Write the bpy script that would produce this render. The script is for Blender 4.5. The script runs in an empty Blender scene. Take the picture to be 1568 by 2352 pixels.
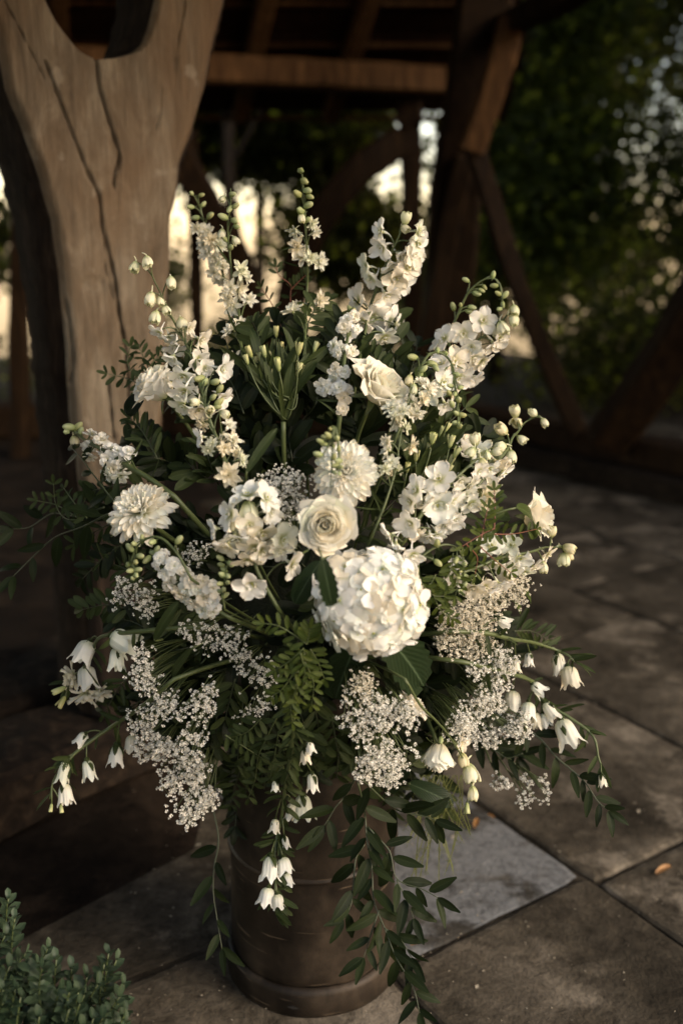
import bmesh, bpy, math, random
import numpy as np
from mathutils import Vector, Matrix, noise
rad = math.radians
RNG = random.Random(11)
scene = bpy.context.scene
COL = scene.collection

# ------------------------------------------------------------------ camera
CAM = Vector((0.053, -1.625, 1.315)); PITCH = rad(15.0); FPX = 2286.7
FWD = Vector((0, math.cos(PITCH), -math.sin(PITCH)))
UP = Vector((0, math.sin(PITCH), math.cos(PITCH)))
RT = Vector((1, 0, 0))
cd = bpy.data.cameras.new('camera'); cam = bpy.data.objects.new('camera', cd); COL.objects.link(cam)
cam.location = CAM; cam.rotation_euler = (rad(90) - PITCH, 0, 0)
cd.sensor_fit = 'VERTICAL'; cd.sensor_height = 36; cd.lens = 35
cd.clip_start = 0.05; cd.clip_end = 1500
cd.dof.use_dof = True; cd.dof.focus_distance = 1.50; cd.dof.aperture_fstop = 2.0
scene.camera = cam

# ------------------------------------------------------------------ sky, sun, exposure
SUN_EL = rad(27); SUN_DIR = Vector((0.88, -0.47, 0)).normalized()
world = bpy.data.worlds.new('World'); scene.world = world; world.use_nodes = True
wn = world.node_tree; wn.nodes.clear()
sky = wn.nodes.new('ShaderNodeTexSky'); sky.sky_type = 'NISHITA'; sky.sun_disc = False
sky.sun_elevation = SUN_EL; sky.sun_rotation = math.atan2(SUN_DIR.x, SUN_DIR.y)
sky.air_density = 1.0; sky.dust_density = 0.8; sky.ozone_density = 1.0
tint = wn.nodes.new('ShaderNodeMix'); tint.data_type = 'RGBA'; tint.blend_type = 'MULTIPLY'
tint.inputs[0].default_value = 1.0; tint.inputs[7].default_value = (1.27, 0.97, 0.76, 1)
bg = wn.nodes.new('ShaderNodeBackground'); bg.inputs[1].default_value = 0.125
wo = wn.nodes.new('ShaderNodeOutputWorld')
wn.links.new(sky.outputs[0], tint.inputs[6]); wn.links.new(tint.outputs[2], bg.inputs[0]); wn.links.new(bg.outputs[0], wo.inputs[0])
sl = bpy.data.lights.new('sun', 'SUN'); sl.energy = 1.15; sl.angle = rad(34); sl.color = (1.0, 0.91, 0.76)
so = bpy.data.objects.new('sun', sl); COL.objects.link(so)
sd = Vector((SUN_DIR.x * math.cos(SUN_EL), SUN_DIR.y * math.cos(SUN_EL), math.sin(SUN_EL)))
so.rotation_euler = sd.to_track_quat('Z', 'Y').to_euler(); so.location = (6, -5, 6)
vs = scene.view_settings
scene.display_settings.display_device = 'sRGB'
vs.view_transform = 'Standard'; vs.look = 'None'; vs.exposure = 1.66; vs.gamma = 1; vs.use_curve_mapping = False
scene.cycles.use_denoising = True
scene.cycles.max_bounces = 8; scene.cycles.transparent_max_bounces = 8
scene.cycles.sample_clamp_indirect = 3.0

# ------------------------------------------------------------------ placing
def at(x, y, d):
    """point seen at (x, y) of a 1568 x 2352 picture, d metres along the view axis"""
    return CAM + d * (FWD + RT * ((x - 784) / FPX) - UP * ((y - 1176) / FPX))
def ray(x, y):
    return (FWD + RT * ((x - 784) / FPX) - UP * ((y - 1176) / FPX))
def ground(x, y, z=0.0):
    r = ray(x, y); t = (z - CAM.z) / r.z
    return CAM + r * t
def dist(x, y, F):
    r = ray(x, y); return CAM + r * (F / r.y)
ELC = Vector((-0.01, 0, 0.80)); ELR = Vector((0.42, 0.29, 0.42))
def sdepth(x, y):
    r = ray(x, y)
    o = CAM - ELC
    O = Vector((o.x / ELR.x, o.y / ELR.y, o.z / ELR.z)); Dv = Vector((r.x / ELR.x, r.y / ELR.y, r.z / ELR.z))
    a = Dv.dot(Dv); b = O.dot(Dv); c = O.dot(O) - 1
    disc = b * b - a * c
    t0 = -b / a
    if disc <= 0: return t0
    return t0 - math.sqrt(disc) / a
def S(x, y, off=0.0):
    """point on the domed face of the arrangement, off metres in front of it"""
    return at(x, y, sdepth(x, y) - off)
def px(n, p):
    return n / FPX * (p - CAM).dot(FWD)
def screen(fx, fy, fz=0.6):
    return (RT * fx - UP * fy - FWD * fz).normalized()

# ------------------------------------------------------------------ objects
def link(o, parent=None):
    COL.objects.link(o)
    if parent is not None: o.parent = parent
    return o
def tag(o, label, cat, group=None, kind=None):
    o['label'] = label; o['category'] = cat
    if group: o['group'] = group
    if kind: o['kind'] = kind
    return o
def empty(name, loc, label, cat, group=None):
    o = bpy.data.objects.new(name, None); o.empty_display_size = .05
    o.location = loc; COL.objects.link(o); return tag(o, label, cat, group)
class MB:
    def __init__(s): s.v = []; s.f = []; s.m = []; s.uv = []
    def add(s, verts, faces, mat=0, uvs=None):
        b = len(s.v); s.v.extend(verts)
        s.uv.extend(uvs if uvs else [(0.5, 0.5)] * len(verts))
        for f in faces:
            s.f.append(tuple(i + b for i in f)); s.m.append(mat)
    def mesh(s, name, mats, smooth=True):
        me = bpy.data.meshes.new(name)
        me.from_pydata([tuple(v) for v in s.v], [], s.f)
        for m in mats: me.materials.append(m)
        me.polygons.foreach_set('material_index', s.m)
        me.polygons.foreach_set('use_smooth', [smooth] * len(s.f))
        ul = me.uv_layers.new(name='UVMap')
        li = np.empty(len(me.loops), dtype=np.int32); me.loops.foreach_get('vertex_index', li)
        ul.data.foreach_set('uv', np.array(s.uv, dtype=np.float32)[li].ravel())
        me.update(); return me
def obj(name, me, parent=None, M=None, origin=None):
    o = bpy.data.objects.new(name, me); link(o, parent)
    if M is not None: o.matrix_local = M
    return o
def np_mesh(name, V, F, mats, mi=None, smooth=False, uv=None):
    """V (n,3), F (m,k) arrays"""
    me = bpy.data.meshes.new(name); n, k = F.shape
    me.vertices.add(len(V)); me.vertices.foreach_set('co', V.astype(np.float32).ravel())
    me.loops.add(n * k); me.loops.foreach_set('vertex_index', F.astype(np.int32).ravel())
    me.polygons.add(n); me.polygons.foreach_set('loop_start', np.arange(0, n * k, k, dtype=np.int32))
    me.polygons.foreach_set('loop_total', np.full(n, k, dtype=np.int32))
    if mi is not None: me.polygons.foreach_set('material_index', mi.astype(np.int32))
    me.polygons.foreach_set('use_smooth', [smooth] * n)
    for m in mats: me.materials.append(m)
    if uv is not None:
        ul = me.uv_layers.new(name='UVMap'); ul.data.foreach_set('uv', uv[F.ravel()].astype(np.float32).ravel())
    me.update(calc_edges=True); return me
def tube(mb, pts, r, mat=0, sides=6, cap=True):
    n = len(pts); rs = r if isinstance(r, (list, tuple)) else [r] * n
    verts = []; faces = []; uvs = []
    prev = None
    for i, p in enumerate(pts):
        t = (pts[min(i + 1, n - 1)] - pts[max(i - 1, 0)])
        t = t.normalized() if t.length > 1e-9 else Vector((0, 0, 1))
        if prev is None:
            a = t.orthogonal().normalized()
        else:
            a = prev - t * prev.dot(t)
            a = a.normalized() if a.length > 1e-6 else t.orthogonal().normalized()
        prev = a; b = t.cross(a)
        for k in range(sides):
            an = 2 * math.pi * k / sides
            verts.append(p + (a * math.cos(an) + b * math.sin(an)) * rs[i]); uvs.append((k / sides, i / max(1, n - 1)))
    for i in range(n - 1):
        for k in range(sides):
            k2 = (k + 1) % sides
            faces.append((i * sides + k, i * sides + k2, (i + 1) * sides + k2, (i + 1) * sides + k))
    if cap:
        faces.append(tuple(range(sides))[::-1]); faces.append(tuple((n - 1) * sides + k for k in range(sides)))
    mb.add(verts, faces, mat, uvs)
def spline(P, n):
    """Catmull-Rom through P, n samples"""
    P = [Vector(p) for p in P]
    if len(P) == 2: P = [P[0], (P[0] + P[1]) / 2, P[1]]
    Q = [P[0] * 2 - P[1]] + P + [P[-1] * 2 - P[-2]]
    out = []
    m = len(P) - 1
    for i in range(n):
        t = i / (n - 1) * m; k = min(int(t), m - 1); u = t - k
        a, b, c, d = Q[k], Q[k + 1], Q[k + 2], Q[k + 3]
        out.append(0.5 * ((2 * b) + (c - a) * u + (2 * a - 5 * b + 4 * c - d) * u * u + (3 * b - a - 3 * c + d) * u ** 3))
    return out
def bez(a, b, c, n=6):
    return [a * (1 - t) ** 2 + b * 2 * t * (1 - t) + c * t * t for t in [i / (n - 1) for i in range(n)]]
def frame(pos, z, scale=1.0, roll=None, up=None):
    z = Vector(z).normalized()
    if up is not None:
        x = Vector(up).cross(z)
        x = x.normalized() if x.length > 1e-5 else z.orthogonal().normalized()
    else:
        x = z.orthogonal().normalized()
        a = RNG.uniform(0, 2 * math.pi) if roll is None else roll
        x = Matrix.Rotation(a, 3, z) @ x
    y = z.cross(x)
    M = Matrix((x, y, z)).transposed().to_4x4()
    return Matrix.Translation(pos) @ M @ Matrix.Scale(scale, 4)
def frame_y(pos, y, n, scale=1.0, roll=0.0):
    """y axis along a leaf, z near n"""
    y = Vector(y).normalized(); n = Vector(n)
    x = y.cross(n); x = x.normalized() if x.length > 1e-5 else y.orthogonal().normalized()
    x = Matrix.Rotation(roll, 3, y) @ x
    z = x.cross(y)
    return Matrix.Translation(pos) @ Matrix((x, y, z)).transposed().to_4x4() @ Matrix.Scale(scale, 4)

# ------------------------------------------------------------------ materials
class NT:
    def __init__(s, name):
        s.m = bpy.data.materials.new(name); s.m.use_nodes = True; s.t = s.m.node_tree; s.t.nodes.clear()
    def n(s, ty, **kw):
        q = s.t.nodes.new(ty)
        for k, v in kw.items():
            if k.startswith('i'):
                q.inputs[int(k[1:])].default_value = v
            else: setattr(q, k, v)
        return q
    def l(s, a, b): s.t.links.new(a, b)
    def ramp(s, fac, stops, interp='LINEAR'):
        r = s.n('ShaderNodeValToRGB'); cr = r.color_ramp; cr.interpolation = interp
        while len(cr.elements) > 1: cr.elements.remove(cr.elements[-1])
        cr.elements[0].position = stops[0][0]; cr.elements[0].color = (*stops[0][1], 1)
        for p, c in stops[1:]:
            e = cr.elements.new(p); e.color = (*c, 1)
        s.l(fac, r.inputs[0]); return r.outputs[0]
    def noise(s, scale, detail=4, rough=.55, vec=None, dist=0):
        q = s.n('ShaderNodeTexNoise'); q.inputs['Scale'].default_value = scale; q.inputs['Detail'].default_value = detail
        q.inputs['Roughness'].default_value = rough; q.inputs['Distortion'].default_value = dist
        if vec is not None: s.l(vec, q.inputs['Vector'])
        return q.outputs['Fac']
    def coord(s, kind='Object', scale=None, rot=None):
        c = s.n('ShaderNodeTexCoord').outputs[kind]
        if scale or rot:
            m = s.n('ShaderNodeMapping')
            if scale: m.inputs['Scale'].default_value = scale
            if rot: m.inputs['Rotation'].default_value = rot
            s.l(c, m.inputs[0]); c = m.outputs[0]
        return c
    def mix(s, fac, a, b, mode='MIX'):
        q = s.n('ShaderNodeMix'); q.data_type = 'RGBA'; q.blend_type = mode
        for v, i in ((fac, 0), (a, 6), (b, 7)):
            if isinstance(v, (int, float)): q.inputs[i].default_value = v
            elif isinstance(v, tuple): q.inputs[i].default_value = (*v, 1)
            else: s.l(v, q.inputs[i])
        return q.outputs[2]
    def bump(s, h, strength=.3, dist=.01):
        q = s.n('ShaderNodeBump'); q.inputs['Strength'].default_value = strength; q.inputs['Distance'].default_value = dist
        s.l(h, q.inputs['Height']); return q.outputs[0]
    def out(s, col, rough=.6, metal=0, bump=None, trans=None, tfac=.3, spec=.5, coat=0):
        p = s.n('ShaderNodeBsdfPrincipled')
        for v, k in ((col, 'Base Color'), (rough, 'Roughness'), (metal, 'Metallic')):
            if isinstance(v, (int, float)): p.inputs[k].default_value = v
            elif isinstance(v, tuple): p.inputs[k].default_value = (*v, 1)
            else: s.l(v, p.inputs[k])
        p.inputs['Specular IOR Level'].default_value = spec
        if coat: p.inputs['Coat Weight'].default_value = coat
        if bump is not None: s.l(bump, p.inputs['Normal'])
        sh = p.outputs[0]
        if trans is not None:
            t = s.n('ShaderNodeBsdfTranslucent')
            if isinstance(trans, tuple): t.inputs[0].default_value = (*trans, 1)
            else: s.l(trans, t.inputs[0])
            mx = s.n('ShaderNodeMixShader', i0=tfac); s.l(sh, mx.inputs[1]); s.l(t.outputs[0], mx.inputs[2]); sh = mx.outputs[0]
        o = s.n('ShaderNodeOutputMaterial'); s.l(sh, o.inputs[0]); return s.m

def m_petal(name, base, white, mid=.45, edge=None):
    N = NT(name); uv = N.n('ShaderNodeUVMap'); sx = N.n('ShaderNodeSeparateXYZ'); N.l(uv.outputs[0], sx.inputs[0])
    stops = [(0, base), (mid, white), (.93, white)]
    stops.append((1.0, edge if edge else white))
    c = N.ramp(sx.outputs[1], stops)
    nz = N.noise(220, 3, .6, N.coord('Object'))
    oi = N.n('ShaderNodeObjectInfo')
    c = N.mix(.25, c, N.ramp(nz, [(.3, (.82, .80, .72)), (.7, (1, 1, 1))]), 'MULTIPLY')
    c = N.mix(.8, c, N.ramp(oi.outputs['Random'], [(0, (.92, .84, .68)), (.3, (.99, .97, .90)), (.6, (1, 1, 1)), (.85, (.97, 1, .97)), (1, (.90, .94, .80))]), 'MULTIPLY')
    # fine veins running along the petal
    mp = N.n('ShaderNodeMapping'); mp.inputs['Scale'].default_value = (26, 2.2, 1); N.l(uv.outputs[0], mp.inputs[0])
    vn = N.noise(1.0, 3, .6, mp.outputs[0])
    return N.out(c, .48, bump=N.bump(vn, .25, .0012), trans=c, tfac=.42, spec=.2)
def m_leaf(name, a, b, rough=.42, tf=.25, vein=.6, spec=.14):
    N = NT(name); uv = N.n('ShaderNodeUVMap'); sx = N.n('ShaderNodeSeparateXYZ'); N.l(uv.outputs[0], sx.inputs[0])
    oi = N.n('ShaderNodeObjectInfo')
    c = N.ramp(oi.outputs['Random'], [(0, a), (1, b)])
    nz = N.noise(45, 3, .6, N.coord('Object'))
    c = N.mix(.6, c, N.ramp(nz, [(.3, (.65, .68, .6)), (.7, (1.15, 1.12, 1.0))]), 'MULTIPLY')
    mr = N.n('ShaderNodeMath', operation='SUBTRACT', i1=.5); N.l(sx.outputs[0], mr.inputs[0])
    ab = N.n('ShaderNodeMath', operation='ABSOLUTE'); N.l(mr.outputs[0], ab.inputs[0])
    c = N.mix(N.ramp(ab.outputs[0], [(0, (vein,) * 3), (.045, (0, 0, 0))]), c, tuple(min(1, x * 2.2 + .02) for x in b))
    # side veins
    ad = N.n('ShaderNodeMath', operation='MULTIPLY_ADD', i1=-.9); N.l(ab.outputs[0], ad.inputs[0]); N.l(sx.outputs[1], ad.inputs[2])
    sn = N.n('ShaderNodeMath', operation='MULTIPLY', i1=60); N.l(ad.outputs[0], sn.inputs[0])
    s2 = N.n('ShaderNodeMath', operation='SINE'); N.l(sn.outputs[0], s2.inputs[0])
    return N.out(c, rough, bump=N.bump(s2.outputs[0], .25, .0008), trans=tuple(min(1, x * 1.8) for x in b), tfac=tf, spec=spec)
def m_plain(name, c, rough=.6, tf=0, metal=0):
    N = NT(name)
    nz = N.noise(60, 3, .6, N.coord('Object'))
    cc = N.mix(.5, c, N.ramp(nz, [(.3, (.6, .6, .6)), (.7, (1.2, 1.2, 1.2))]), 'MULTIPLY')
    return N.out(cc, rough, metal, trans=(c if tf else None), tfac=tf)
M = {}
M['white'] = m_petal('white_petal', (.58, .60, .30), (.90, .89, .84), .38, (.78, .73, .58))
M['cream'] = m_petal('cream_petal', (.86, .78, .56), (.89, .87, .79), .5, (.86, .84, .75))
M['double'] = m_petal('double_petal', (.60, .62, .36), (.86, .84, .74), .4, (.62, .58, .38))
M['hyd'] = m_petal('hydrangea_petal', (.70, .74, .54), (.91, .90, .86), .3, (.88, .86, .79))
M['bell'] = m_petal('bell_petal', (.70, .72, .52), (.86, .86, .80), .4)
M['budw'] = m_petal('bud_petal', (.50, .56, .25), (.82, .80, .62), .55, (.45, .48, .22))
M['budg'] = m_petal('green_bud', (.24, .32, .10), (.50, .54, .30), .7, (.34, .36, .15))
M['alst'] = m_petal('alstroemeria_bud', (.26, .34, .09), (.66, .66, .38), .8, (.34, .40, .12))
M['gyp'] = m_plain('gypsophila_petal', (.86, .84, .76), .7, .25)
M['gyptan'] = m_plain('gypsophila_dry', (.83, .78, .65), .7, .25)
M['stem'] = m_plain('green_stem', (.065, .085, .026), .5)
M['stemd'] = m_plain('dark_stem', (.035, .045, .018), .5)
M['stemr'] = m_plain('red_stem', (.14, .045, .02), .5)
M['eye'] = m_plain('flower_eye', (.42, .42, .12), .7)
M['spot'] = m_plain('petal_spot', (.16, .17, .05), .7)
M['ruscus'] = m_leaf('ruscus_leaf', (.007, .012, .004), (.018, .026, .009), .38, .12, .25, .08)
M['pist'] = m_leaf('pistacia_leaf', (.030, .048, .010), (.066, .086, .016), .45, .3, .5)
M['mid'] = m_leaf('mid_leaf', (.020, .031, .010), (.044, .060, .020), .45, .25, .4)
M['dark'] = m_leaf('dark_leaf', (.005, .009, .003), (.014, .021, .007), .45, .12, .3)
M['broad'] = m_leaf('broad_leaf', (.012, .022, .009), (.020, .034, .013), .38, .15, .8)
M['broadl'] = m_leaf('light_broad_leaf', (.045, .066, .018), (.06, .085, .024), .4, .3, .7)
M['box'] = m_leaf('box_leaf', (.014, .028, .016), (.038, .058, .030), .38, .2, .25)
M['fern'] = m_plain('fern_thread', (.10, .115, .018), .6, .3)

# ------------------------------------------------------------------ petals and leaves
def petal(mb, Mx, L, W, a0, a1, nu=4, nv=6, cup=.2, ruf=0.0, k=4.0, base=.2, ph=0.0, mat=0, twist=0.0, lip=0.0, fold=0.0, pt=.5):
    verts = []; uvs = []; y = z = 0.0; px_ = 0
    for j in range(nv + 1):
        v = j / nv
        th = a0 + a1 * v + lip * max(0, v - .6) / .4
        if j:
            y += math.cos(th) * L / nv; z += math.sin(th) * L / nv
        w = W / 2 * (base * (1 - v) + v ** .55) * max(0.0, 1 - v ** k) ** pt * (1.0 if v < 1 else 0)
        if j == nv: w = W / 2 * .10
        for i in range(nu + 1):
            u = -1 + 2 * i / nu
            cz = cup * W * u * u * (.4 + .6 * v) + fold * abs(u) * w
            rz = ruf * W * (math.sin(4.3 * u + ph + 3 * v) + .6 * math.sin(9.1 * u + 2 * ph)) * v * v
            rr = cz + rz
            # normal of the bent mid line
            nx, nz = -math.sin(th), math.cos(th)
            x = u * w; tw = twist * v
            verts.append(Mx @ Vector((x * math.cos(tw), y + nx * rr + (ruf * W * .5 * math.cos(7 * u + ph) * v ** 3), z + nz * rr + x * math.sin(tw))))
            uvs.append((i / nu, v))
    faces = []
    for j in range(nv):
        for i in range(nu):
            a = j * (nu + 1) + i
            faces.append((a, a + 1, a + nu + 2, a + nu + 1))
    mb.add(verts, faces, mat, uvs)
def RZ(a): return Matrix.Rotation(a, 4, 'Z')
def TR(x, y, z): return Matrix.Translation((x, y, z))
def ellipsoid(mb, c, rx, rz, mat=0, n=8, m=6, pinch=0.0, axis=None, ridges=0, rd=.0):
    V = []; F = []; U = []
    for j in range(m + 1):
        v = j / m; ph = math.pi * v
        for i in range(n):
            a = 2 * math.pi * i / n
            r = math.sin(ph) * rx * (1 - pinch * v) * (1 + rd * math.cos(ridges * a))
            p = Vector((r * math.cos(a), r * math.sin(a), -math.cos(ph) * rz))
            if axis is not None: p = axis @ p
            V.append(Vector(c) + p); U.append((i / n, v))
    for j in range(m):
        for i in range(n):
            F.append((j * n + i, j * n + (i + 1) % n, (j + 1) * n + (i + 1) % n, (j + 1) * n + i))
    mb.add(V, F, mat, U)

# --- all blossoms: unit radius, facing +Z
def p_delph(seed):
    r = random.Random(seed); mb = MB()
    op = r.uniform(.2, 1.05)
    for k in range(5):
        a = k * 2 * math.pi / 5 + r.uniform(-.15, .15)
        petal(mb, RZ(a) @ TR(0, .05, 0.02 * k), r.uniform(.92, 1.1), r.uniform(.88, 1.08), op + r.uniform(-.1, .25), -op * 1.1 + r.uniform(-.5, .15),
              nu=6, nv=7, cup=r.uniform(.02, .22), ruf=r.uniform(.05, .12), k=r.uniform(3.0, 5.5), base=.35, ph=r.uniform(0, 6))
    for k in range(4):
        a = k * math.pi / 2 + r.uniform(-.3, .3)
        petal(mb, RZ(a) @ TR(0, .03, .12), .38, .34, 1.0, r.uniform(-.8, .1), nu=3, nv=4, cup=.2, ruf=.08, k=3, base=.4, ph=r.uniform(0, 6), mat=0)
    for k in range(4):
        a = r.uniform(0, 6.28)
        ellipsoid(mb, (.08 * math.cos(a), .08 * math.sin(a), .17 + .05 * k), .045, .07, 1, 5, 4)
    pts = bez(Vector((0, -.02, .02)), Vector((0, -.15, -.45)), Vector((0, .25, -.95)), 6)
    tube(mb, pts, [.13, .11, .085, .06, .045, .03], 0, 6)
    return mb.mesh('delphinium_blossom', [M['white'], M['eye']])
def p_double(seed):
    r = random.Random(seed); mb = MB()
    for (n, L, W, e, z) in ((7, 1.0, .52, .25, 0), (7, .88, .46, .6, .06), (6, .66, .40, .95, .1), (5, .45, .3, 1.25, .12)):
        ph = r.uniform(0, 6)
        for k in range(n):
            a = ph + k * 2 * math.pi / n + r.uniform(-.25, .25)
            petal(mb, RZ(a) @ TR(0, .03, z), L * r.uniform(.75, 1.1), W * r.uniform(.8, 1.2), e + r.uniform(-.25, .25), r.uniform(-.8, .3),
                  nu=4, nv=4, cup=.18, ruf=.11, k=2.2, base=.4, ph=r.uniform(0, 6), twist=r.uniform(-.5, .5))
    tube(mb, bez(Vector((0, 0, 0)), Vector((0, -.1, -.4)), Vector((0, .2, -.8)), 5), [.1, .08, .06, .05, .03], 1, 5)
    return mb.mesh('double_blossom', [M['double'], M['budw']])
def p_stock(seed):
    r = random.Random(seed); mb = MB()
    for (n, L, W, e, z) in ((4, 1.0, 1.0, .1, 0), (4, .85, .85, .45, .08), (4, .62, .7, .85, .15), (3, .4, .5, 1.15, .2)):
        ph = r.uniform(0, 6)
        for k in range(n):
            a = ph + k * 2 * math.pi / n + r.uniform(-.3, .3)
            petal(mb, RZ(a) @ TR(0, .02, z), L * r.uniform(.85, 1.1), W * r.uniform(.85, 1.1), e + r.uniform(-.2, .3), r.uniform(-.9, .1),
                  nu=5, nv=5, cup=r.uniform(-.1, .15), ruf=.09, k=7, base=.3, ph=r.uniform(0, 6))
    tube(mb, [Vector((0, 0, .05)), Vector((0, 0, -.6))], [.12, .1], 1, 6)
    return mb.mesh('stock_blossom', [M['white'], M['stem']])
def p_halfbud(seed):
    """a drooping larkspur bud about to open: facing +Z is its mouth"""
    r = random.Random(seed); mb = MB()
    for k in range(5):
        a = k * 2 * math.pi / 5 + r.uniform(-.1, .1)
        petal(mb, RZ(a) @ TR(0, .04, -.95), 2.25, 1.15, .45 + r.uniform(-.12, .12), 1.45 + r.uniform(-.45, .25), nu=5, nv=7, cup=.22, ruf=.02, k=6, base=.5, ph=r.uniform(0, 6))
        an = a + math.pi / 2
        ellipsoid(mb, (.40 * math.cos(an), .40 * math.sin(an), .72), .07, .09, 2, 5, 4)
    ellipsoid(mb, (0, 0, -.1), .36, .72, 0, 8, 5)
    tube(mb, bez(Vector((0, .05, -.6)), Vector((0, -.3, -1.25)), Vector((0, .55, -1.6)), 7), [.2, .16, .13, .11, .09, .08, .05], 1, 6)
    return mb.mesh('opening_bud', [M['budw'], M['budw'], M['spot']])
def p_bud(seed):
    r = random.Random(seed); mb = MB()
    ellipsoid(mb, (0, 0, 0), .62, 1.0, 0, 10, 7, pinch=.25, ridges=5, rd=.12)
    tube(mb, bez(Vector((0, .1, -.7)), Vector((0, -.3, -1.2)), Vector((0, .5, -1.5)), 5), [.14, .12, .1, .08, .05], 1, 5)
    return mb.mesh('tight_bud', [M['budg'], M['stem']])
def p_alst(seed):
    r = random.Random(seed); mb = MB()
    for k in range(6):
        a = k * math.pi / 3
        petal(mb, RZ(a) @ TR(0, .12, -1.1), 2.3, .95, 1.10 + r.uniform(-.05, .05), .55 + r.uniform(-.25, .1), nu=4, nv=7, cup=.28, k=3, base=.3, ph=0)
    ellipsoid(mb, (0, 0, -.1), .46, 1.05, 0, 8, 6)
    ellipsoid(mb, (0, 0, -1.15), .17, .28, 1, 7, 5)
    return mb.mesh('alstroemeria_bud', [M['alst'], M['stem']])
def p_bell(seed, wide=1.0):
    wide = 1.0 + .09 * ((seed * 7) % 5 - 2); fl = (seed * 3 % 5) / 5
    """mouth facing +Z; radius 1 at the body, about 2.7 long"""
    r = random.Random(seed); mb = MB(); n = 40; m = 9; V = []; F = []; U = []
    prof = [.34, .72, .86, .92, .95, .97, .99, 1.02, 1.08 + .06 * fl, 1.16 + .22 * fl]
    crush = r.uniform(.04, .12); ph = r.uniform(0, 6)
    for j in range(m + 1):
        v = j / m
        for i in range(n + 1):
            a = 2 * math.pi * i / n
            lobe = .5 + .5 * math.cos(5 * a)
            z = v * (2.5 + .3 * fl) + (lobe - .5) * .8 * v ** 4 + .10 * math.sin(13 * a + ph) * v ** 4
            rr = prof[j] * wide * (1 + .06 * math.cos(5 * a) * v) * (1 + 1.6 * crush * math.sin(2 * a + ph) * v + .045 * math.sin(11 * a + ph) + .05 * math.sin(3 * a - ph + 2 * v)) + (.14 * lobe + .06 * math.sin(9 * a + ph)) * v ** 8 - .12 * (1 - lobe) * v ** 6
            V.append(Vector((rr * math.cos(a), rr * math.sin(a), z))); U.append((i / n, v))
    for j in range(m):
        for i in range(n):
            b = j * (n + 1) + i
            F.append((b, b + 1, b + n + 2, b + n + 1))
    mb.add(V, F, 0, U)
    tube(mb, [Vector((0, 0, .3)), Vector((0, 0, 2.1))], [.09, .12], 1, 6)
    return mb.mesh('bell_flower', [M['bell'], M['eye']])
def p_calyx(seed):
    r = random.Random(seed); mb = MB()
    for k in range(5):
        petal(mb, RZ(k * 2 * math.pi / 5 + .3) @ TR(0, .15, -.12), 1.7 * r.uniform(.8, 1.2), .75, .35 + r.uniform(-.2, .2), 1.1 + r.uniform(-.3, .3), nu=2, nv=5, cup=.2, k=1.6, base=.8)
    ellipsoid(mb, (0, 0, -.05), .42, .38, 0, 8, 5)
    return mb.mesh('bell_calyx', [M['mid']])
PROTO = {'D': [p_delph(i) for i in range(7)], 'E': [p_double(i) for i in range(6)], 'S': [p_stock(i) for i in range(6)],
         'F': [p_halfbud(i) for i in range(4)], 'K': [p_bud(0)], 'A': [p_alst(i) for i in range(3)],
         'B': [p_bell(i) for i in range(8)]}
CALYX = [p_calyx(i) for i in range(3)]
ONAME = {'D': 'blossom', 'E': 'blossom', 'S': 'blossom', 'F': 'opening_bud', 'K': 'bud', 'A': 'bud', 'B': 'bell'}

def leaf_mesh(name, L, W, mat, k=2.2, a0=.1, a1=-.4, fold=.25, base=.1, nv=7, ruf=0.0, nu=4, seed=0, pt=.5):
    mb = MB(); petal(mb, Matrix.Identity(4), L, W, a0, a1, nu=nu, nv=nv, cup=0, ruf=ruf, k=k, base=base, fold=fold, ph=seed, pt=pt)
    return mb.mesh(name, [mat])
LEAF = {
 'ruscus': [leaf_mesh('ruscus_leaf', 1, .60, M['ruscus'], 1.5, .15, -.5 + .25 * i, .22, .12, seed=i, pt=.85) for i in range(3)],
 'pist': [leaf_mesh('pistacia_leaf', 1, .54, M['pist'], 2.4, .1, -.35 + .3 * i, .22, .1, seed=i) for i in range(3)],
 'mid': [leaf_mesh('lance_leaf', 1, .34, M['mid'], 1.8, .2, -.9 + .4 * i, .3, .15, ruf=.03, seed=i) for i in range(3)],
 'dark': [leaf_mesh('dark_leaf', 1, .58, M['dark'], 2.0, .15, -.6 + .3 * i, .25, .15, seed=i) for i in range(3)],
 'pistd': [leaf_mesh('dim_pistacia_leaf', 1, .54, M['mid'], 2.4, .1, -.35 + .3 * i, .22, .1, seed=i) for i in range(3)],
 'box': [leaf_mesh('box_leaf', 1, .74, M['box'], 3.2, .35, -.5 + .2 * i, .25, .15, nv=4, seed=i) for i in range(3)],
 'thin': [leaf_mesh('narrow_leaf', 1, .13, M['mid'], 1.7, .2, -.7 + .5 * i, .3, .3, seed=i) for i in range(3)],
}

def rel(root, p): return Vector(p) - root.location
def put(name, me, root, Mw, parent=None):
    """Mw given in world; root has only a location"""
    L = Matrix.Translation(-root.location) @ Mw
    return obj(name, me, parent or root, L)

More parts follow.
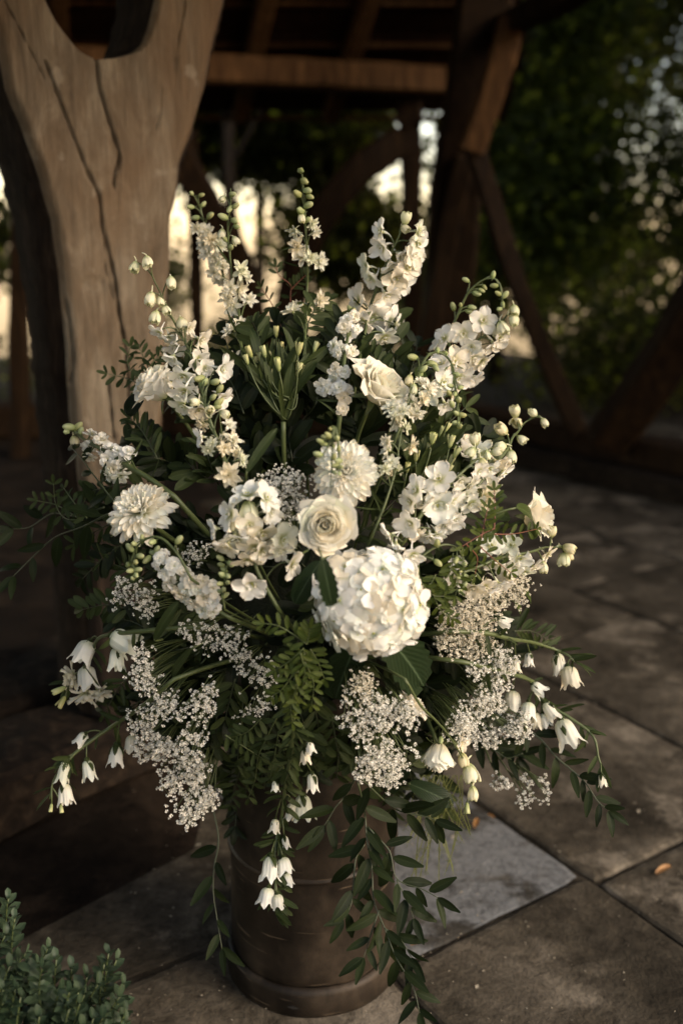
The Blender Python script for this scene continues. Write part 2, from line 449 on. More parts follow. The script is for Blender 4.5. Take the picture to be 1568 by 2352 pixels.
# ================================================================== THE PLACE
def PN(name, build):
    N = NT(name); M[name] = build(N); return M[name]
def b_wood(c1, c2, c3, sc=(3, 3, .35), rough=.75, bs=.6):
    def f(N):
        v = N.coord('Object', scale=sc); g = N.noise(9, 8, .65, v, 1.2); g2 = N.noise(1.6, 3, .5, N.coord('Object'))
        c = N.ramp(g, [(.30, c1), (.52, c2), (.72, c3)]); c = N.mix(.55, c, N.ramp(g2, [(.35, (.62, .55, .48)), (.65, (1.1, 1.08, 1.05))]), 'MULTIPLY')
        return N.out(c, rough, bump=N.bump(g, bs, .008), spec=.08)
    return f
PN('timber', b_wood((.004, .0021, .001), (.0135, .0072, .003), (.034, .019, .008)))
PN('timber_lit', b_wood((.022, .0105, .004), (.065, .033, .013), (.13, .068, .027)))  # lighter copy of the barn timber, light on the beams put into the colour
PN('old_sill', b_wood((.005, .004, .003), (.014, .010, .007), (.040, .029, .019), (2, 2, 2), .85, 1.0))
PN('bark', b_wood((.006, .004, .003), (.018, .012, .008), (.050, .034, .022), (4, 4, .8), .9, 1.0))
PN('trunk', b_wood((.015, .011, .008), (.035, .026, .018), (.07, .055, .04), (4, 4, .7), .95, .8))
def f(N):
    # pale sawn oak: silvery face, rusty patches, fine grain
    g = N.noise(4, 9, .68, N.coord('Object', scale=(2.2, 2.2, .7)), 1.6)
    big = N.noise(3.2, 4, .55, N.coord('Object', scale=(1.4, 1.4, .55)), .6)
    fine = N.noise(40, 6, .7, N.coord('Object', scale=(3, 3, .22)), .4)
    c = N.ramp(g, [(.28, (.062, .046, .029)), (.48, (.135, .108, .074)), (.66, (.225, .190, .138))])
    c = N.mix(N.ramp(big, [(.44, (0, 0, 0)), (.68, (.75, .75, .75))]), c, (.135, .085, .045))
    c = N.mix(.42, c, N.ramp(fine, [(.38, (.50, .46, .42)), (.60, (1.1, 1.08, 1.06))]), 'MULTIPLY')
    st = N.noise(14, 3, .5, N.coord('Object')); c = N.mix(N.ramp(st, [(.66, (0, 0, 0)), (.74, (.4, .4, .4))]), c, (.30, .26, .20))
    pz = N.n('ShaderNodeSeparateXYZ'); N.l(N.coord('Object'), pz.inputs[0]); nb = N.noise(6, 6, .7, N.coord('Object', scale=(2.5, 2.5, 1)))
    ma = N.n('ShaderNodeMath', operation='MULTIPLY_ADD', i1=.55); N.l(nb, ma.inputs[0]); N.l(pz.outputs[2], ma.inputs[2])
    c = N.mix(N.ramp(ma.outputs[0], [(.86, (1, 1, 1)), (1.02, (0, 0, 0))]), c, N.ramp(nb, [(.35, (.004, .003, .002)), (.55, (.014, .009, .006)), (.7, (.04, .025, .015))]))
    h = N.mix(.5, g, fine)
    return N.out(c, .68, bump=N.bump(h, .9, .009), spec=.15)
PN('sawn_oak', f)
def f(N):
    g = N.noise(7, 5, .6, N.coord('Object')); s = N.noise(9, 7, .72, N.coord('Object', scale=(1.6, 1.6, 1.1))); sp = N.noise(70, 3, .6, N.coord('Object'))
    c = N.ramp(g, [(.3, (.006, .005, .004)), (.5, (.021, .016, .011)), (.72, (.054, .041, .028))])
    c = N.mix(.6, c, N.ramp(s, [(.38, (.35, .32, .30)), (.62, (1.35, 1.3, 1.25))]), 'MULTIPLY')
    c = N.mix(N.ramp(sp, [(.68, (0, 0, 0)), (.76, (.6, .6, .6))]), c, (.02, .015, .010))
    sc = N.noise(30, 2, .5, N.coord('Object', scale=(.25, .25, 5), rot=(.1, .25, 0))); c = N.mix(N.ramp(sc, [(.66, (0, 0, 0)), (.70, (.5, .5, .5))]), c, (.16, .12, .08))
    return N.out(c, N.ramp(g, [(.3, (.42,) * 3), (.7, (.62,) * 3)]), .25, bump=N.bump(s, .25, .004), spec=.25)
PN('churn_metal', f)
def stone(c1, c2, c3, lo=.0):
    def f(N):
        oc = N.coord('Object'); oi = N.n('ShaderNodeObjectInfo')
        add = N.n('ShaderNodeVectorMath', operation='ADD'); N.l(oc, add.inputs[0])
        cm = N.n('ShaderNodeCombineXYZ'); mu = N.n('ShaderNodeMath', operation='MULTIPLY', i1=37.0); N.l(oi.outputs['Random'], mu.inputs[0]); N.l(mu.outputs[0], cm.inputs[0]); N.l(mu.outputs[0], cm.inputs[2]); N.l(cm.outputs[0], add.inputs[1]); v = add.outputs[0]
        g = N.noise(3.2, 6, .6, v, .5); m = N.noise(22, 6, .65, v, .3); fi = N.noise(120, 4, .6, v)
        c = N.ramp(g, [(.3, c1), (.5, c2), (.7, c3)])
        c = N.mix(.75, c, N.ramp(m, [(.32, (.55, .54, .52)), (.5, (.95, .95, .95)), (.68, (1.35, 1.32, 1.28))]), 'MULTIPLY')
        c = N.mix(.4, c, N.ramp(fi, [(.3, (.7, .7, .7)), (.7, (1.2, 1.2, 1.2))]), 'MULTIPLY')
        c = N.mix(N.ramp(N.noise(5, 5, .6, v), [(.56, (0, 0, 0)), (.66, (.7, .7, .7))]), c, tuple(x * 1.5 for x in c3))
        if lo: c = N.mix(N.ramp(N.noise(3.4, 7, .62, N.coord('Object', scale=(.8, 1.2, 1))), [(.44, (0, 0, 0)), (.50, (.95, .95, .95))]), c, (lo, lo * 1.03, lo * 1.06))
        c = N.mix(.55, c, N.ramp(N.noise(55, 5, .7, v), [(.36, (.45, .44, .42)), (.5, (1, 1, 1)), (.66, (1.3, 1.3, 1.28))]), 'MULTIPLY')
        c = N.mix(1.0, c, N.ramp(oi.outputs['Random'], [(0, (.72, .70, .66)), (1, (1.18, 1.16, 1.14))]), 'MULTIPLY')
        h = N.mix(.35, m, fi)
        h = N.mix(.4, h, g)
        return N.out(c, N.ramp(m, [(.3, (.70,) * 3), (.7, (.95,) * 3)]), bump=N.bump(h, .9, .014), spec=.08)
    return f
PN('flagstone', stone((.017, .0142, .0098), (.052, .044, .032), (.118, .101, .077)))
PN('flagstone_pale', stone((.020, .018, .014), (.052, .048, .041), (.098, .092, .082), .165))
PN('joint', stone((.014, .012, .009), (.030, .025, .018), (.050, .041, .030)))
PN('soil', stone((.035, .025, .015), (.070, .050, .030), (.12, .09, .055)))
PN('roof_board', b_wood((.008, .004, .002), (.022, .010, .005), (.045, .020, .009)))
PN('dead_leaf', lambda N: N.out(N.ramp(N.noise(60, 4, .6, N.coord('Object')), [(.3, (.16, .07, .02)), (.7, (.42, .21, .06))]), .6, trans=(.5, .25, .06), tfac=.2))
def leafcloud(c1, c2, tr):
    def f(N):
        g = N.noise(.9, 3, .6, N.coord('Object')); g2 = N.noise(9, 2, .6, N.coord('Object'))
        c = N.ramp(g2, [(.3, c1), (.7, c2)]); c = N.mix(.6, c, N.ramp(g, [(.35, (.6, .6, .55)), (.65, (1.25, 1.2, 1.0))]), 'MULTIPLY')
        return N.out(c, .5, trans=tr, tfac=.35, spec=.12)
    return f
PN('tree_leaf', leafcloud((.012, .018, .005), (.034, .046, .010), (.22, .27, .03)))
PN('tree_leaf_lit', leafcloud((.10, .125, .012), (.19, .22, .03), (.75, .85, .08)))  # sunlight put into the leaf colour: brighter yellow-green copy
PN('tree_leaf_b', leafcloud((.010, .014, .005), (.028, .035, .009), (.20, .20, .04)))

# ---------------- ground
gm = MB(); q = 900
GY = [(-q, -.035), (9.5, -.035), (11.5, -.16), (16, -.62), (40, -3.3), (q, -95)]
def gz(y): return float(np.interp(y, [a for a, b in GY], [b for a, b in GY]))
for (ya, za), (yb_, zb) in zip(GY[:-1], GY[1:]): gm.add([Vector((-q, ya, za)), Vector((q, ya, za)), Vector((q, yb_, zb)), Vector((-q, yb_, zb))], [(0, 1, 2, 3)], 0)
g = obj('ground', gm.mesh('ground', [M['soil']], False)); g['kind'] = 'structure'; g['label'] = 'dark earth around the paved floor'
# paved floor: a bed with every flagstone its own piece
A0 = ground(1178, 1892); A1 = ground(1533, 2142); J = ground(1340, 2012)
ea = (A1 - A0); ea.z = 0; ea.normalize(); eb = Vector((ea.y, -ea.x, 0)); 
if eb.y < 0: eb = -eb
B0 = ground(1028, 2167); tb = (J - B0); tb.z = 0; tb.normalize()
floor = bpy.data.objects.new('paved_floor', None); link(floor); floor['kind'] = 'structure'; floor['label'] = 'worn irregular flagstone floor'
fm = MB(); fm.add([J + ea * u + eb * v + Vector((0, 0, -.006)) for u, v in ((-9, -6.5), (6, -6.5), (6, 7.2), (-9, 7.2))], [(0, 1, 2, 3)], 0)
M['earth'] = stone((.006, .004, .0025), (.013, .009, .006), (.026, .018, .012))(NT('trodden_earth'))
em = MB(); em.add([Vector((-8, -.9, -.003)), Vector((-1.5, -.9, -.003)), Vector((-.28, .35, -.003)), Vector((-.28, 5.4, -.003)), Vector((-8, 5.4, -.003))], [(0, 1, 2, 3, 4)], 0)
obj('trodden_earth', em.mesh('trodden_earth', [M['earth']], False), floor)
bo = obj('mortar_bed', fm.mesh('mortar_bed', [M['joint']], False), floor)
r = random.Random(5)
skew = tb.dot(ea) / max(.2, tb.dot(eb))
def flag(poly, pale=False):
    c = sum(poly, Vector()) / len(poly); mb = MB(); pts = []
    n = len(poly)
    for i in range(n):
        a, b = poly[i], poly[(i + 1) % n]; L = (b - a).length; k = max(3, int(L / .045))
        for s in range(k):
            p = a.lerp(b, s / k); d = (c - p).normalized()
            w = .0015 + .011 * abs(noise.noise(p * 7)) + .006 * abs(noise.noise(p * 31)) + (.008 if s == 0 else 0)
            pts.append(p + d * w)
    m = len(pts); z = -.002 if pale else r.uniform(-.004, .006)
    rings = []
    for ins, zz in ((0, -.02), (0, z - .006), (.008, z - .0015), (.022, z)):
        for p in pts:
            rings.append(p + (c - p).normalized() * ins - c + Vector((0, 0, zz)))
    fs = []
    for k in range(3):
        for i in range(m):
            fs.append((k * m + i, k * m + (i + 1) % m, (k + 1) * m + (i + 1) % m, (k + 1) * m + i))
    fs.append(tuple(3 * m + i for i in range(m)))
    if eb.cross(ea).z > 0: pass
    mb.add(rings, fs, 0)
    me = mb.mesh('flagstone', [M['flagstone_pale' if pale else 'flagstone']], False)

    bm = bmesh.new(); bm.from_mesh(me); bmesh.ops.recalc_face_normals(bm, faces=bm.faces); bm.to_mesh(me); bm.free()
    o = obj('flagstone', me, floor, Matrix.Translation(c)); return o
l0_ = ground(-260, 2060); l1_ = ground(350, 1780); dl_ = (l1_ - l0_).normalized(); nl_ = Vector((-dl_.y, dl_.x, 0))
rows = [0]; v = 0
while v < 6.6: v += r.uniform(.48, .74); rows.append(v)
v = 0; neg = []
while v > -6: v -= r.uniform(.50, .72); neg.append(v)
rows = sorted(neg + rows)
for i in range(len(rows) - 1):
    v0, v1 = rows[i], rows[i + 1]; us = []
    if v1 == 0: start = 0.0
    elif v0 == 0: start = -.62
    else: start = r.uniform(-.4, .4)
    u = start
    while u < 5: us.append(u); u += r.uniform(.55, 1.0)
    u = start
    while u > -8.5: u -= r.uniform(.55, 1.0); us.insert(0, u)
    for j in range(len(us) - 1):
        u0, u1 = us[j], us[j + 1]
        P = [J + ea * (u0 + skew * v0 * .35 * 0) + eb * v0, J + ea * u1 + eb * v0, J + ea * (u1 + skew * (v1 - v0) * .5) + eb * v1, J + ea * (u0 + skew * (v1 - v0) * .5) + eb * v1]
        if v1 == 0:
            P = [J + ea * (u0 - skew * (v1 - v0)) + eb * v0, J + ea * (u1 - skew * (v1 - v0)) + eb * v0, J + ea * u1, J + ea * u0]
        c = sum(P, Vector()) / 4
        if c.y < -1.9 or c.x < -3.6 or c.x > 4.2 or c.y > 5.4: continue
        if (c - l0_).dot(nl_) > .38 and c.x < -.25: continue
        # leave out what lies wholly beyond the right hand plinth
        flag(P, pale=(v1 == 0 and abs(u1) < 1e-6))

# ---------------- milk churn
def lathe(prof, n=72, mb=None, mat=0, jit=0.0):
    mb = mb or MB(); V = []; F = []; U = []
    m = len(prof)
    for j, (rr, z) in enumerate(prof):
        for i in range(n):
            a = 2 * math.pi * i / n; q = rr + jit * noise.noise(Vector((math.cos(a) * 2, math.sin(a) * 2, z * 7)))
            V.append(Vector((q * math.cos(a), q * math.sin(a), z))); U.append((i / n, j / m))
    for j in range(m - 1):
        for i in range(n): F.append((j * n + i, j * n + (i + 1) % n, (j + 1) * n + (i + 1) % n, (j + 1) * n + i))
    mb.add(V, F, mat, U); return mb
ch = empty('milk_churn', (0, 0, 0), 'dull brown metal milk churn standing on the flagstones under the flowers', 'milk churn')
prof = [(.150, .052), (.1535, .06), (.1545, .075)]
for i in range(30):
    z = .09 + i * .0175; w = .1545 - .008 * max(0, z - .1)
    prof.append((w, z))
prof += [(.147, .625), (.138, .64), (.130, .648), (.128, .665), (.134, .668), (.134, .655), (.126, .63), (.12, .3), (0.0, .29)]
body = obj('body', lathe(prof, 72, jit=.0035).mesh('churn_body', [M['churn_metal']]), ch)
foot = obj('foot_ring', lathe([(.150, .001), (.1635, .001), (.1645, .006), (.1640, .044), (.1615, .052), (.156, .0555), (.153, .056), (.148, .05)], 72, jit=.001).mesh('foot_ring', [M['churn_metal']]), ch)
rim = lathe([(.152, .262), (.1572, .265), (.1572, .271), (.152, .274)], 72, jit=.001)
obj('hoop', rim.mesh('hoop', [M['churn_metal']]), ch)
sm = MB(); a0 = rad(-101)
for k in range(2):
    pass
ang = [a0 + rad(t) for t in (-4, -2, 0, 2, 4)]
V = [Vector((.1652 * math.cos(a), .1652 * math.sin(a), .022 + .004 * (1 - abs(i - 2) / 2.2))) for i, a in enumerate(ang)] + [Vector((.1652 * math.cos(a), .1652 * math.sin(a), .022 - .004 * (1 - abs(i - 2) / 2.2))) for i, a in enumerate(ang)]
sm.add(V, [(i, i + 1, i + 6, i + 5) for i in range(4)], 0); M['hole'] = m_plain('drain_hole', (.004, .003, .002), .9)
obj('drain_slot', sm.mesh('drain_slot', [M['hole']]), foot)
for s in (-1, 1):
    hb = MB(); tube(hb, bez(Vector((s * .148, 0, .60)), Vector((s * .235, 0, .60)), Vector((s * .150, 0, .47)), 10), .007, 0, 8)
    obj('handle', hb.mesh('churn_handle', [M['churn_metal']]), ch)

# ---------------- forked post
PB = rad(32); PNn = Vector((math.sin(PB), -math.cos(PB), 0)); P0 = dist(280, 700, 2.35)
def onplane(x, y):
    r_ = ray(x, y); t = (P0 - CAM).dot(PNn) / r_.dot(PNn); return CAM + r_ * t
def itp(tab, y):
    ys = [t[0] for t in tab]; xs = [t[1] for t in tab]; return float(np.interp(y, ys, xs))
XL = [(-700, -240), (-300, -110), (0, -28), (90, 0), (200, 20), (300, 60), (415, 100), (500, 125), (625, 142), (784, 158), (950, 168), (1050, 182), (1300, 205), (1800, 230)]
XIL = [(-700, -60), (-300, 20), (0, 112), (45, 135), (90, 168), (115, 190), (135, 224)]
XIR = [(-700, 470), (-300, 400), (0, 360), (65, 345), (100, 330), (118, 310), (128, 285), (134, 252), (136, 226)]
XM = [(135, 224), (200, 230), (270, 250), (360, 275), (600, 272), (1000, 285), (1800, 300)]
XR = [(-700, 700), (-300, 590), (0, 525), (75, 505), (200, 480), (300, 450), (370, 425), (450, 415), (500, 402), (600, 400), (675, 395), (800, 390), (1000, 380), (1300, 385), (1800, 400)]
CR = [([(10, 0), (50, 75), (75, 125), (100, 175)], 2.0, .5), ([(105, 140), (150, 260), (200, 390), (230, 450), (238, 530), (247, 560), (265, 640), (275, 720), (290, 800), (296, 880), (300, 980)], 3.6, 1.2),
      ([(224, 135), (230, 200), (250, 270), (272, 340), (276, 370), (264, 400), (262, 425)], 4.0, 1.3), ([(430, -100), (425, 20), (412, 80), (402, 185)], 2.2, .5), ([(372, 200), (366, 270), (352, 310)], 2.0, .4),
      ([(250, 880), (256, 930), (262, 1010)], 2.6, .8), ([(155, 690), (166, 760), (172, 830), (168, 880)], 3.0, .8), ([(240, 560), (243, 620), (262, 690)], 1.6, .5)]
def seg_d(X, Y, P):
    D = np.full(X.shape, 1e9)
    for (x0, y0), (x1, y1) in zip(P[:-1], P[1:]):
        dx, dy = x1 - x0, y1 - y0; t = np.clip(((X - x0) * dx + (Y - y0) * dy) / (dx * dx + dy * dy), 0, 1)
        D = np.minimum(D, np.hypot(X - x0 - t * dx, Y - y0 - t * dy))
    return D
post = empty('forked_post', (P0.x, P0.y + .1, 0.16), 'thick forked oak trunk used as a post, pale sawn face with long dark cracks', 'timber post')
ys = sorted(set([-520 + i * 7 for i in range(96)] + [134.0, 136.0] + [150 + i * 9 for i in range(186)]))
thick = .27
def half(which):
    ncol = 74; mb = MB(); loop = None; rowsn = 0
    for y in ys:
        if which == 0: xa = itp(XL, y); xb = itp(XIL, y) if y < 135 else itp(XM, y)
        else: xa = itp(XIR, y) if y < 136 else itp(XM, y); xb = itp(XR, y)
        if onplane((xa + xb) / 2, y).z < .15: break
        wob = 3.2 * noise.noise(Vector((y * .012, 3 + which, 0)))
        X = np.linspace(xa + (wob if which == 0 else 0), xb + (wob if which == 1 else 0), ncol); Y = np.full(ncol, y)
        X0, X1 = X[0], X[-1]
        drop = np.zeros(ncol)
        for P, w, dp in CR:
            D = seg_d(X, Y, P); yy0, yy1 = P[0][1], P[-1][1]
            D = D + 1.1 * np.sin(Y * .11 + X * .05); drop += .016 * dp * np.clip(1 - D / (w * 1.1), 0, 1) ** .6
        oe = (X - X0) if which == 0 else (X1 - X)
        drop += .030 * np.clip(1 - oe / 26, 0, 1) ** 2.2
        ie = (X1 - X) if which == 0 else (X - X0)
        if y < 150: drop += .02 * np.clip(1 - ie / 16, 0, 1) ** 2 * min(1, (150 - y) / 30)
        kn = np.hypot((X - 215) / 20, (Y - 652) / 12); drop += .007 * np.exp(-((kn - .9) ** 2) * 6) + .004 * np.exp(-kn ** 2 * 4)
        front = []
        for k in range(ncol):
            p = onplane(float(X[k]), y)
            dd = float(drop[k]) + .004 * noise.noise(p * 9) + .0015 * noise.noise(Vector((p.x * 60, p.y * 60, p.z * 6)))
            front.append(p - PNn * dd)
        side = PNn.cross(Vector((0, 0, 1)))
        if side.dot(front[0] - front[-1]) < 0: side = -side     # towards the left edge
        ringv = list(front)
        for e, s_ in ((front[-1], -1), (None, 0), (front[0], 1)):
            if s_ == 0: continue
            stp = [(.12, .4), (.3, .7), (.55, .8), (.8, .5), (1.0, 0)]
            if s_ == 1: stp = stp[::-1]
            outer = (s_ == 1 and which == 0) or (s_ == -1 and which == 1)
            for (a, bq) in stp:
                amp = (.035 if outer else (.02 if y < 130 else 0))
                p = e - PNn * (thick * a)
                nb = noise.noise(Vector((p.x * 6, p.y * 22, p.z * 3.5))) * .016 + noise.noise(p * 40) * .006
                ringv.append(p + side * s_ * (bq * amp + nb * (1 if outer or y < 130 else 0)))
        L = len(ringv); mb.v.extend(rel(post, p) for p in ringv); mb.uv.extend([(0, 0)] * L)
        if rowsn:
            b0 = (rowsn - 1) * L; b1 = rowsn * L
            for k in range(L):
                k2 = (k + 1) % L
                mb.f.append((b0 + k, b0 + k2, b1 + k2, b1 + k)); mb.m.append(0 if k < ncol - 1 else 1)
        rowsn += 1
    return mb
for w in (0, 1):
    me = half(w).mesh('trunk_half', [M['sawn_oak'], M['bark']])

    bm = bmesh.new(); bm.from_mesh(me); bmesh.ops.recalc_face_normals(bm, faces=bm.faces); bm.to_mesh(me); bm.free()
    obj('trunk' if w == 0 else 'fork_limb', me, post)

# ---------------- timbers
def beam(name, pts, w, h, parent, mat='timber', up=None, seed=0, jit=.012):
    """squared hewn timber along world points; w across, h along up"""
    P = spline(pts, max(8, 6 * len(pts))); mb = MB(); n = len(P); o0 = parent.location if parent else Vector()
    for i, p in enumerate(P):
        t = (P[min(i + 1, n - 1)] - P[max(i - 1, 0)]).normalized()
        u_ = Vector(up or (0, 0, 1)); s = t.cross(u_)
        s = s.normalized() if s.length > .05 else t.cross(Vector((0, 1, 0))).normalized(); u2 = s.cross(t)
        c = .82
        for (a, b) in ((-1, -c), (-c, -1), (0, -1.0), (c, -1), (1, -c), (1, 0), (1, c), (c, 1), (0, 1.0), (-c, 1), (-1, c), (-1, 0)):
            q = p + s * a * w / 2 + u2 * b * h / 2
            q = q + (s * a + u2 * b) * jit * noise.noise(q * 4 + Vector((seed, 0, 0)))
            mb.v.append(q - o0); mb.uv.append((0, 0))
        if i:
            for k in range(12):
                mb.f.append(((i - 1) * 12 + k, (i - 1) * 12 + (k + 1) % 12, i * 12 + (k + 1) % 12, i * 12 + k)); mb.m.append(0)
    mb.f.append(tuple(range(12))[::-1]); mb.m.append(0); mb.f.append(tuple((n - 1) * 12 + k for k in range(12))); mb.m.append(0)
    return obj(name, mb.mesh(name, [M[mat]], False), parent)
barn = empty('timber_barn', (0, 4, 0), 'open dark timber barn with tiled roof behind the flowers, crooked posts and curved braces', 'barn')
def D(x, y, F): return dist(x, y, F)
# walls' sills on a low plinth, running away on the right
s0 = Vector((.30, -1.625 + 7.14, 0)); s1 = Vector((3.2, -1.625 + 3.05, 0)); ed = (s1 - s0).normalized(); nr = Vector((ed.y, -ed.x, 0))
if nr.y > 0: nr = -nr
def along(z, off, a, b): return [s0 + ed * a - nr * off + Vector((0, 0, z)), s0 + ed * b - nr * off + Vector((0, 0, z))]
beam('plinth', along(.065, .17, -.2, 5.2), .34, .13, barn, 'old_sill')
beam('sill_beam', along(.207, .20, -.2, 5.2), .22, .15, barn)
# back wall
c0 = D(945, 1010, 7.2); beam('sill_beam', [Vector((.42, 5.55, .12)), Vector((-4.5, 5.2, .12))], .24, .24, barn, seed=3)
beam('wall_plate', [D(1012, 186, 7.0), D(480, 160, 6.6), D(-700, 110, 5.8)], .20, .17, barn, 'timber_lit', seed=4)
beam('post', [D(938, 175, 7.05), D(944, 400, 7.05), D(946, 960, 7.1)], .13, .16, barn, seed=5)
beam('post', [D(1128, -120, 6.0), D(1085, 200, 6.2), D(1040, 500, 6.5), D(1020, 960, 6.7)], .30, .26, barn, seed=6, up=(0, 1, 0))
beam('brace', [D(1176, 40, 5.75), D(1150, 140, 5.78), D(1120, 240, 5.82), D(1082, 345, 5.86)], .13, .13, barn, 'timber_lit', seed=7, up=(0, 1, 0))
beam('brace', [D(1068, 360, 6.2), D(1030, 520, 6.3), D(975, 830, 6.4)], .11, .14, barn, seed=8, up=(0, 1, 0))
beam('brace', [D(1088, 330, 5.9), D(1140, 500, 5.85), D(1200, 690, 5.8), D(1268, 860, 5.8), D(1330, 1000, 5.75)], .10, .14, barn, seed=9, up=(0, 1, 0))
beam('brace', [D(1640, 640, 4.9), D(1500, 860, 5.2), D(1395, 1010, 5.45)], .22, .20, barn, seed=10, up=(0, 1, 0))
beam('brace', [D(925, 320, 7.0), D(800, 420, 6.95), D(690, 600, 6.9), D(640, 900, 6.9)], .20, .18, barn, seed=11, up=(0, 1, 0))
beam('brace', [D(400, 330, 6.5), D(480, 480, 6.55), D(560, 640, 6.7), D(610, 900, 6.8)], .17, .18, barn, seed=12, up=(0, 1, 0))
beam('wall_plate', [D(1150, 62, 6.0), D(1220, 32, 5.6), D(1330, -25, 5.2), D(1900, -330, 4.0)], .13, .11, barn, seed=13)
beam('post', [D(60, 200, 6.3), D(45, 700, 6.3), D(50, 1100, 6.3)], .10, .12, barn, seed=14, up=(0, 1, 0))
beam('post', [D(440, 300, 6.7), D(452, 700, 6.7), D(455, 1010, 6.7)], .07, .07, barn, seed=15, up=(0, 1, 0))
# roof: rafters, battens and boards
def slope(x, y):            # underside of the roof
    zb = 2.46 + (5.45 - y) * .72; zf = 2.50 + (y - .05) * .72
    return min(zb, zf)
yr = (2.46 - 2.50 + 5.45 * .72 + .05 * .72) / 1.44
rf = [(-6 + .62 * i) for i in range(12)]
for i, x in enumerate(rf):
    beam('rafter', [Vector((x - .85, 5.75, slope(0, 5.75) - .07)), Vector((x + .1, yr, slope(0, yr) - .07))], .10, .12, barn, 'timber_lit', seed=20 + i)
    beam('rafter', [Vector((x, -.35, slope(0, -.35) - .07)), Vector((x + .1, yr, slope(0, yr) - .07))], .10, .12, barn, seed=50 + i)
xr = 1.22
def xedge(y): return 1.15 + max(0, (3.9 - y)) * .12
k = 0
for (ya, yb_) in ((5.85, yr), (-.45, yr)):
    nb = int(abs(yb_ - ya) / .26)
    for j in range(nb + 1):
        y = ya + (yb_ - ya) * j / nb; z = slope(0, y)
        beam('batten', [Vector((-6.2, y, z + .005)), Vector((-2.5, y, z + .008)), Vector((xedge(y), y, z + .005))], .05, .03, barn, 'timber_lit', seed=80 + k, jit=.004); k += 1
    nt = int(abs(yb_ - ya) / .17)
    for j in range(nt):     # tile courses seen from below, overlapping like steps
        y0 = ya + (yb_ - ya) * j / nt; y1 = ya + (yb_ - ya) * (j + 1.12) / nt
        z0 = slope(0, y0) + .030 + .022; z1 = slope(0, y1) + .030
        mb = MB(); xe = xedge(y0)
        for zz in (0, .016): mb.v += [Vector((-6.3, y0, z0 + zz)) - barn.location, Vector((xe, y0, z0 + zz)) - barn.location, Vector((xe, y1, z1 + zz)) - barn.location, Vector((-6.3, y1, z1 + zz)) - barn.location]
        mb.uv = [(0, 0)] * 8; mb.f = [(0, 1, 2, 3), (7, 6, 5, 4), (0, 4, 5, 1), (1, 5, 6, 2), (2, 6, 7, 3), (3, 7, 4, 0)]; mb.m = [0] * 6
        obj('tile_course', mb.mesh('tile_course', [M['roof_board']], False), barn)
beam('verge_board', [Vector((xedge(5.8) + .02, 5.85, slope(0, 5.85))), Vector((xedge(yr) + .02, yr, slope(0, yr) + .02))], .03, .16, barn, seed=120)
beam('verge_board', [Vector((xedge(-.4) + .02, -.45, slope(0, -.45))), Vector((xedge(yr) + .02, yr, slope(0, yr) + .02))], .03, .16, barn, seed=121)
beam('front_plate', [Vector((-5, .55, 2.62)), Vector((1.0, .8, 2.70))], .18, .20, barn, seed=122)
# the sill under the forked post, lower left
l0 = ground(-260, 2060); l1 = ground(350, 1780); dl = (l1 - l0).normalized(); nl = Vector((-dl.y, dl.x, 0))
sb = empty('floor_timber', tuple(l0), 'long weathered ground timber with deep splits under the forked post', 'timber')
beam('timber', [l0 - dl * 1.2 + nl * .15 + Vector((0, 0, .075)), (l0 + l1) / 2 + nl * .15 + Vector((0, 0, .08)), l1 + dl * 1.6 + nl * .15 + Vector((0, 0, .075))], .30, .15, sb, 'old_sill', seed=30, jit=.03)
beam('timber', [l0 - dl * 1.2 + nl * .50 + Vector((0, 0, .09)), l1 + dl * 1.2 + nl * .52 + Vector((0, 0, .085))], .36, .17, sb, 'old_sill', seed=31, jit=.04)

# ---------------- trees beyond
def crown(name, blobs, n, size, mat, parent, seed):
    r = np.random.default_rng(seed); C = []; tot = sum(b[3] * b[4] * b[5] for b in blobs) if len(blobs[0]) > 5 else 1
    pts = []
    w = np.array([b[3] * b[4] * b[5] for b in blobs]); w = w / w.sum()
    for b, ww in zip(blobs, w):
        k = int(n * ww); d = r.normal(size=(k, 3)); d /= np.linalg.norm(d, axis=1)[:, None]
        rr = r.random(k) ** .42; p = d * rr[:, None] * np.array(b[3:6]) + np.array(b[:3])
        # clump: pull towards random centres
        ks = max(4, k // 22); cc = p[r.integers(0, k, ks)]; idx = r.integers(0, ks, k)
        p = p * .6 + (cc[idx] + r.normal(size=(k, 3)) * size * 2.6) * .4
        pts.append(p)
    P = np.vstack(pts); P = P[P[:, 2] > .02]; k = len(P)
    a = r.normal(size=(k, 3)); a /= np.linalg.norm(a, axis=1)[:, None]; b = r.normal(size=(k, 3)); b -= a * (a * b).sum(1)[:, None]; b /= np.linalg.norm(b, axis=1)[:, None]
    L = size * r.uniform(.7, 1.35, (k, 1)); W_ = L * .55; c_ = np.cross(a, b) * L * .18
    V = np.stack([P - a * L / 2, P + b * W_ / 2 + c_, P + a * L / 2, P - b * W_ / 2 + c_], 1).reshape(-1, 3) - np.array(parent.location)
    F = np.arange(4 * k).reshape(-1, 4)
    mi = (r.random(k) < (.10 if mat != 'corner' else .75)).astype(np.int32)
    o = obj(name, np_mesh(name, V, F, [M['tree_leaf' if mat == 'corner' else mat], M['tree_leaf_lit']], mi), parent); return o
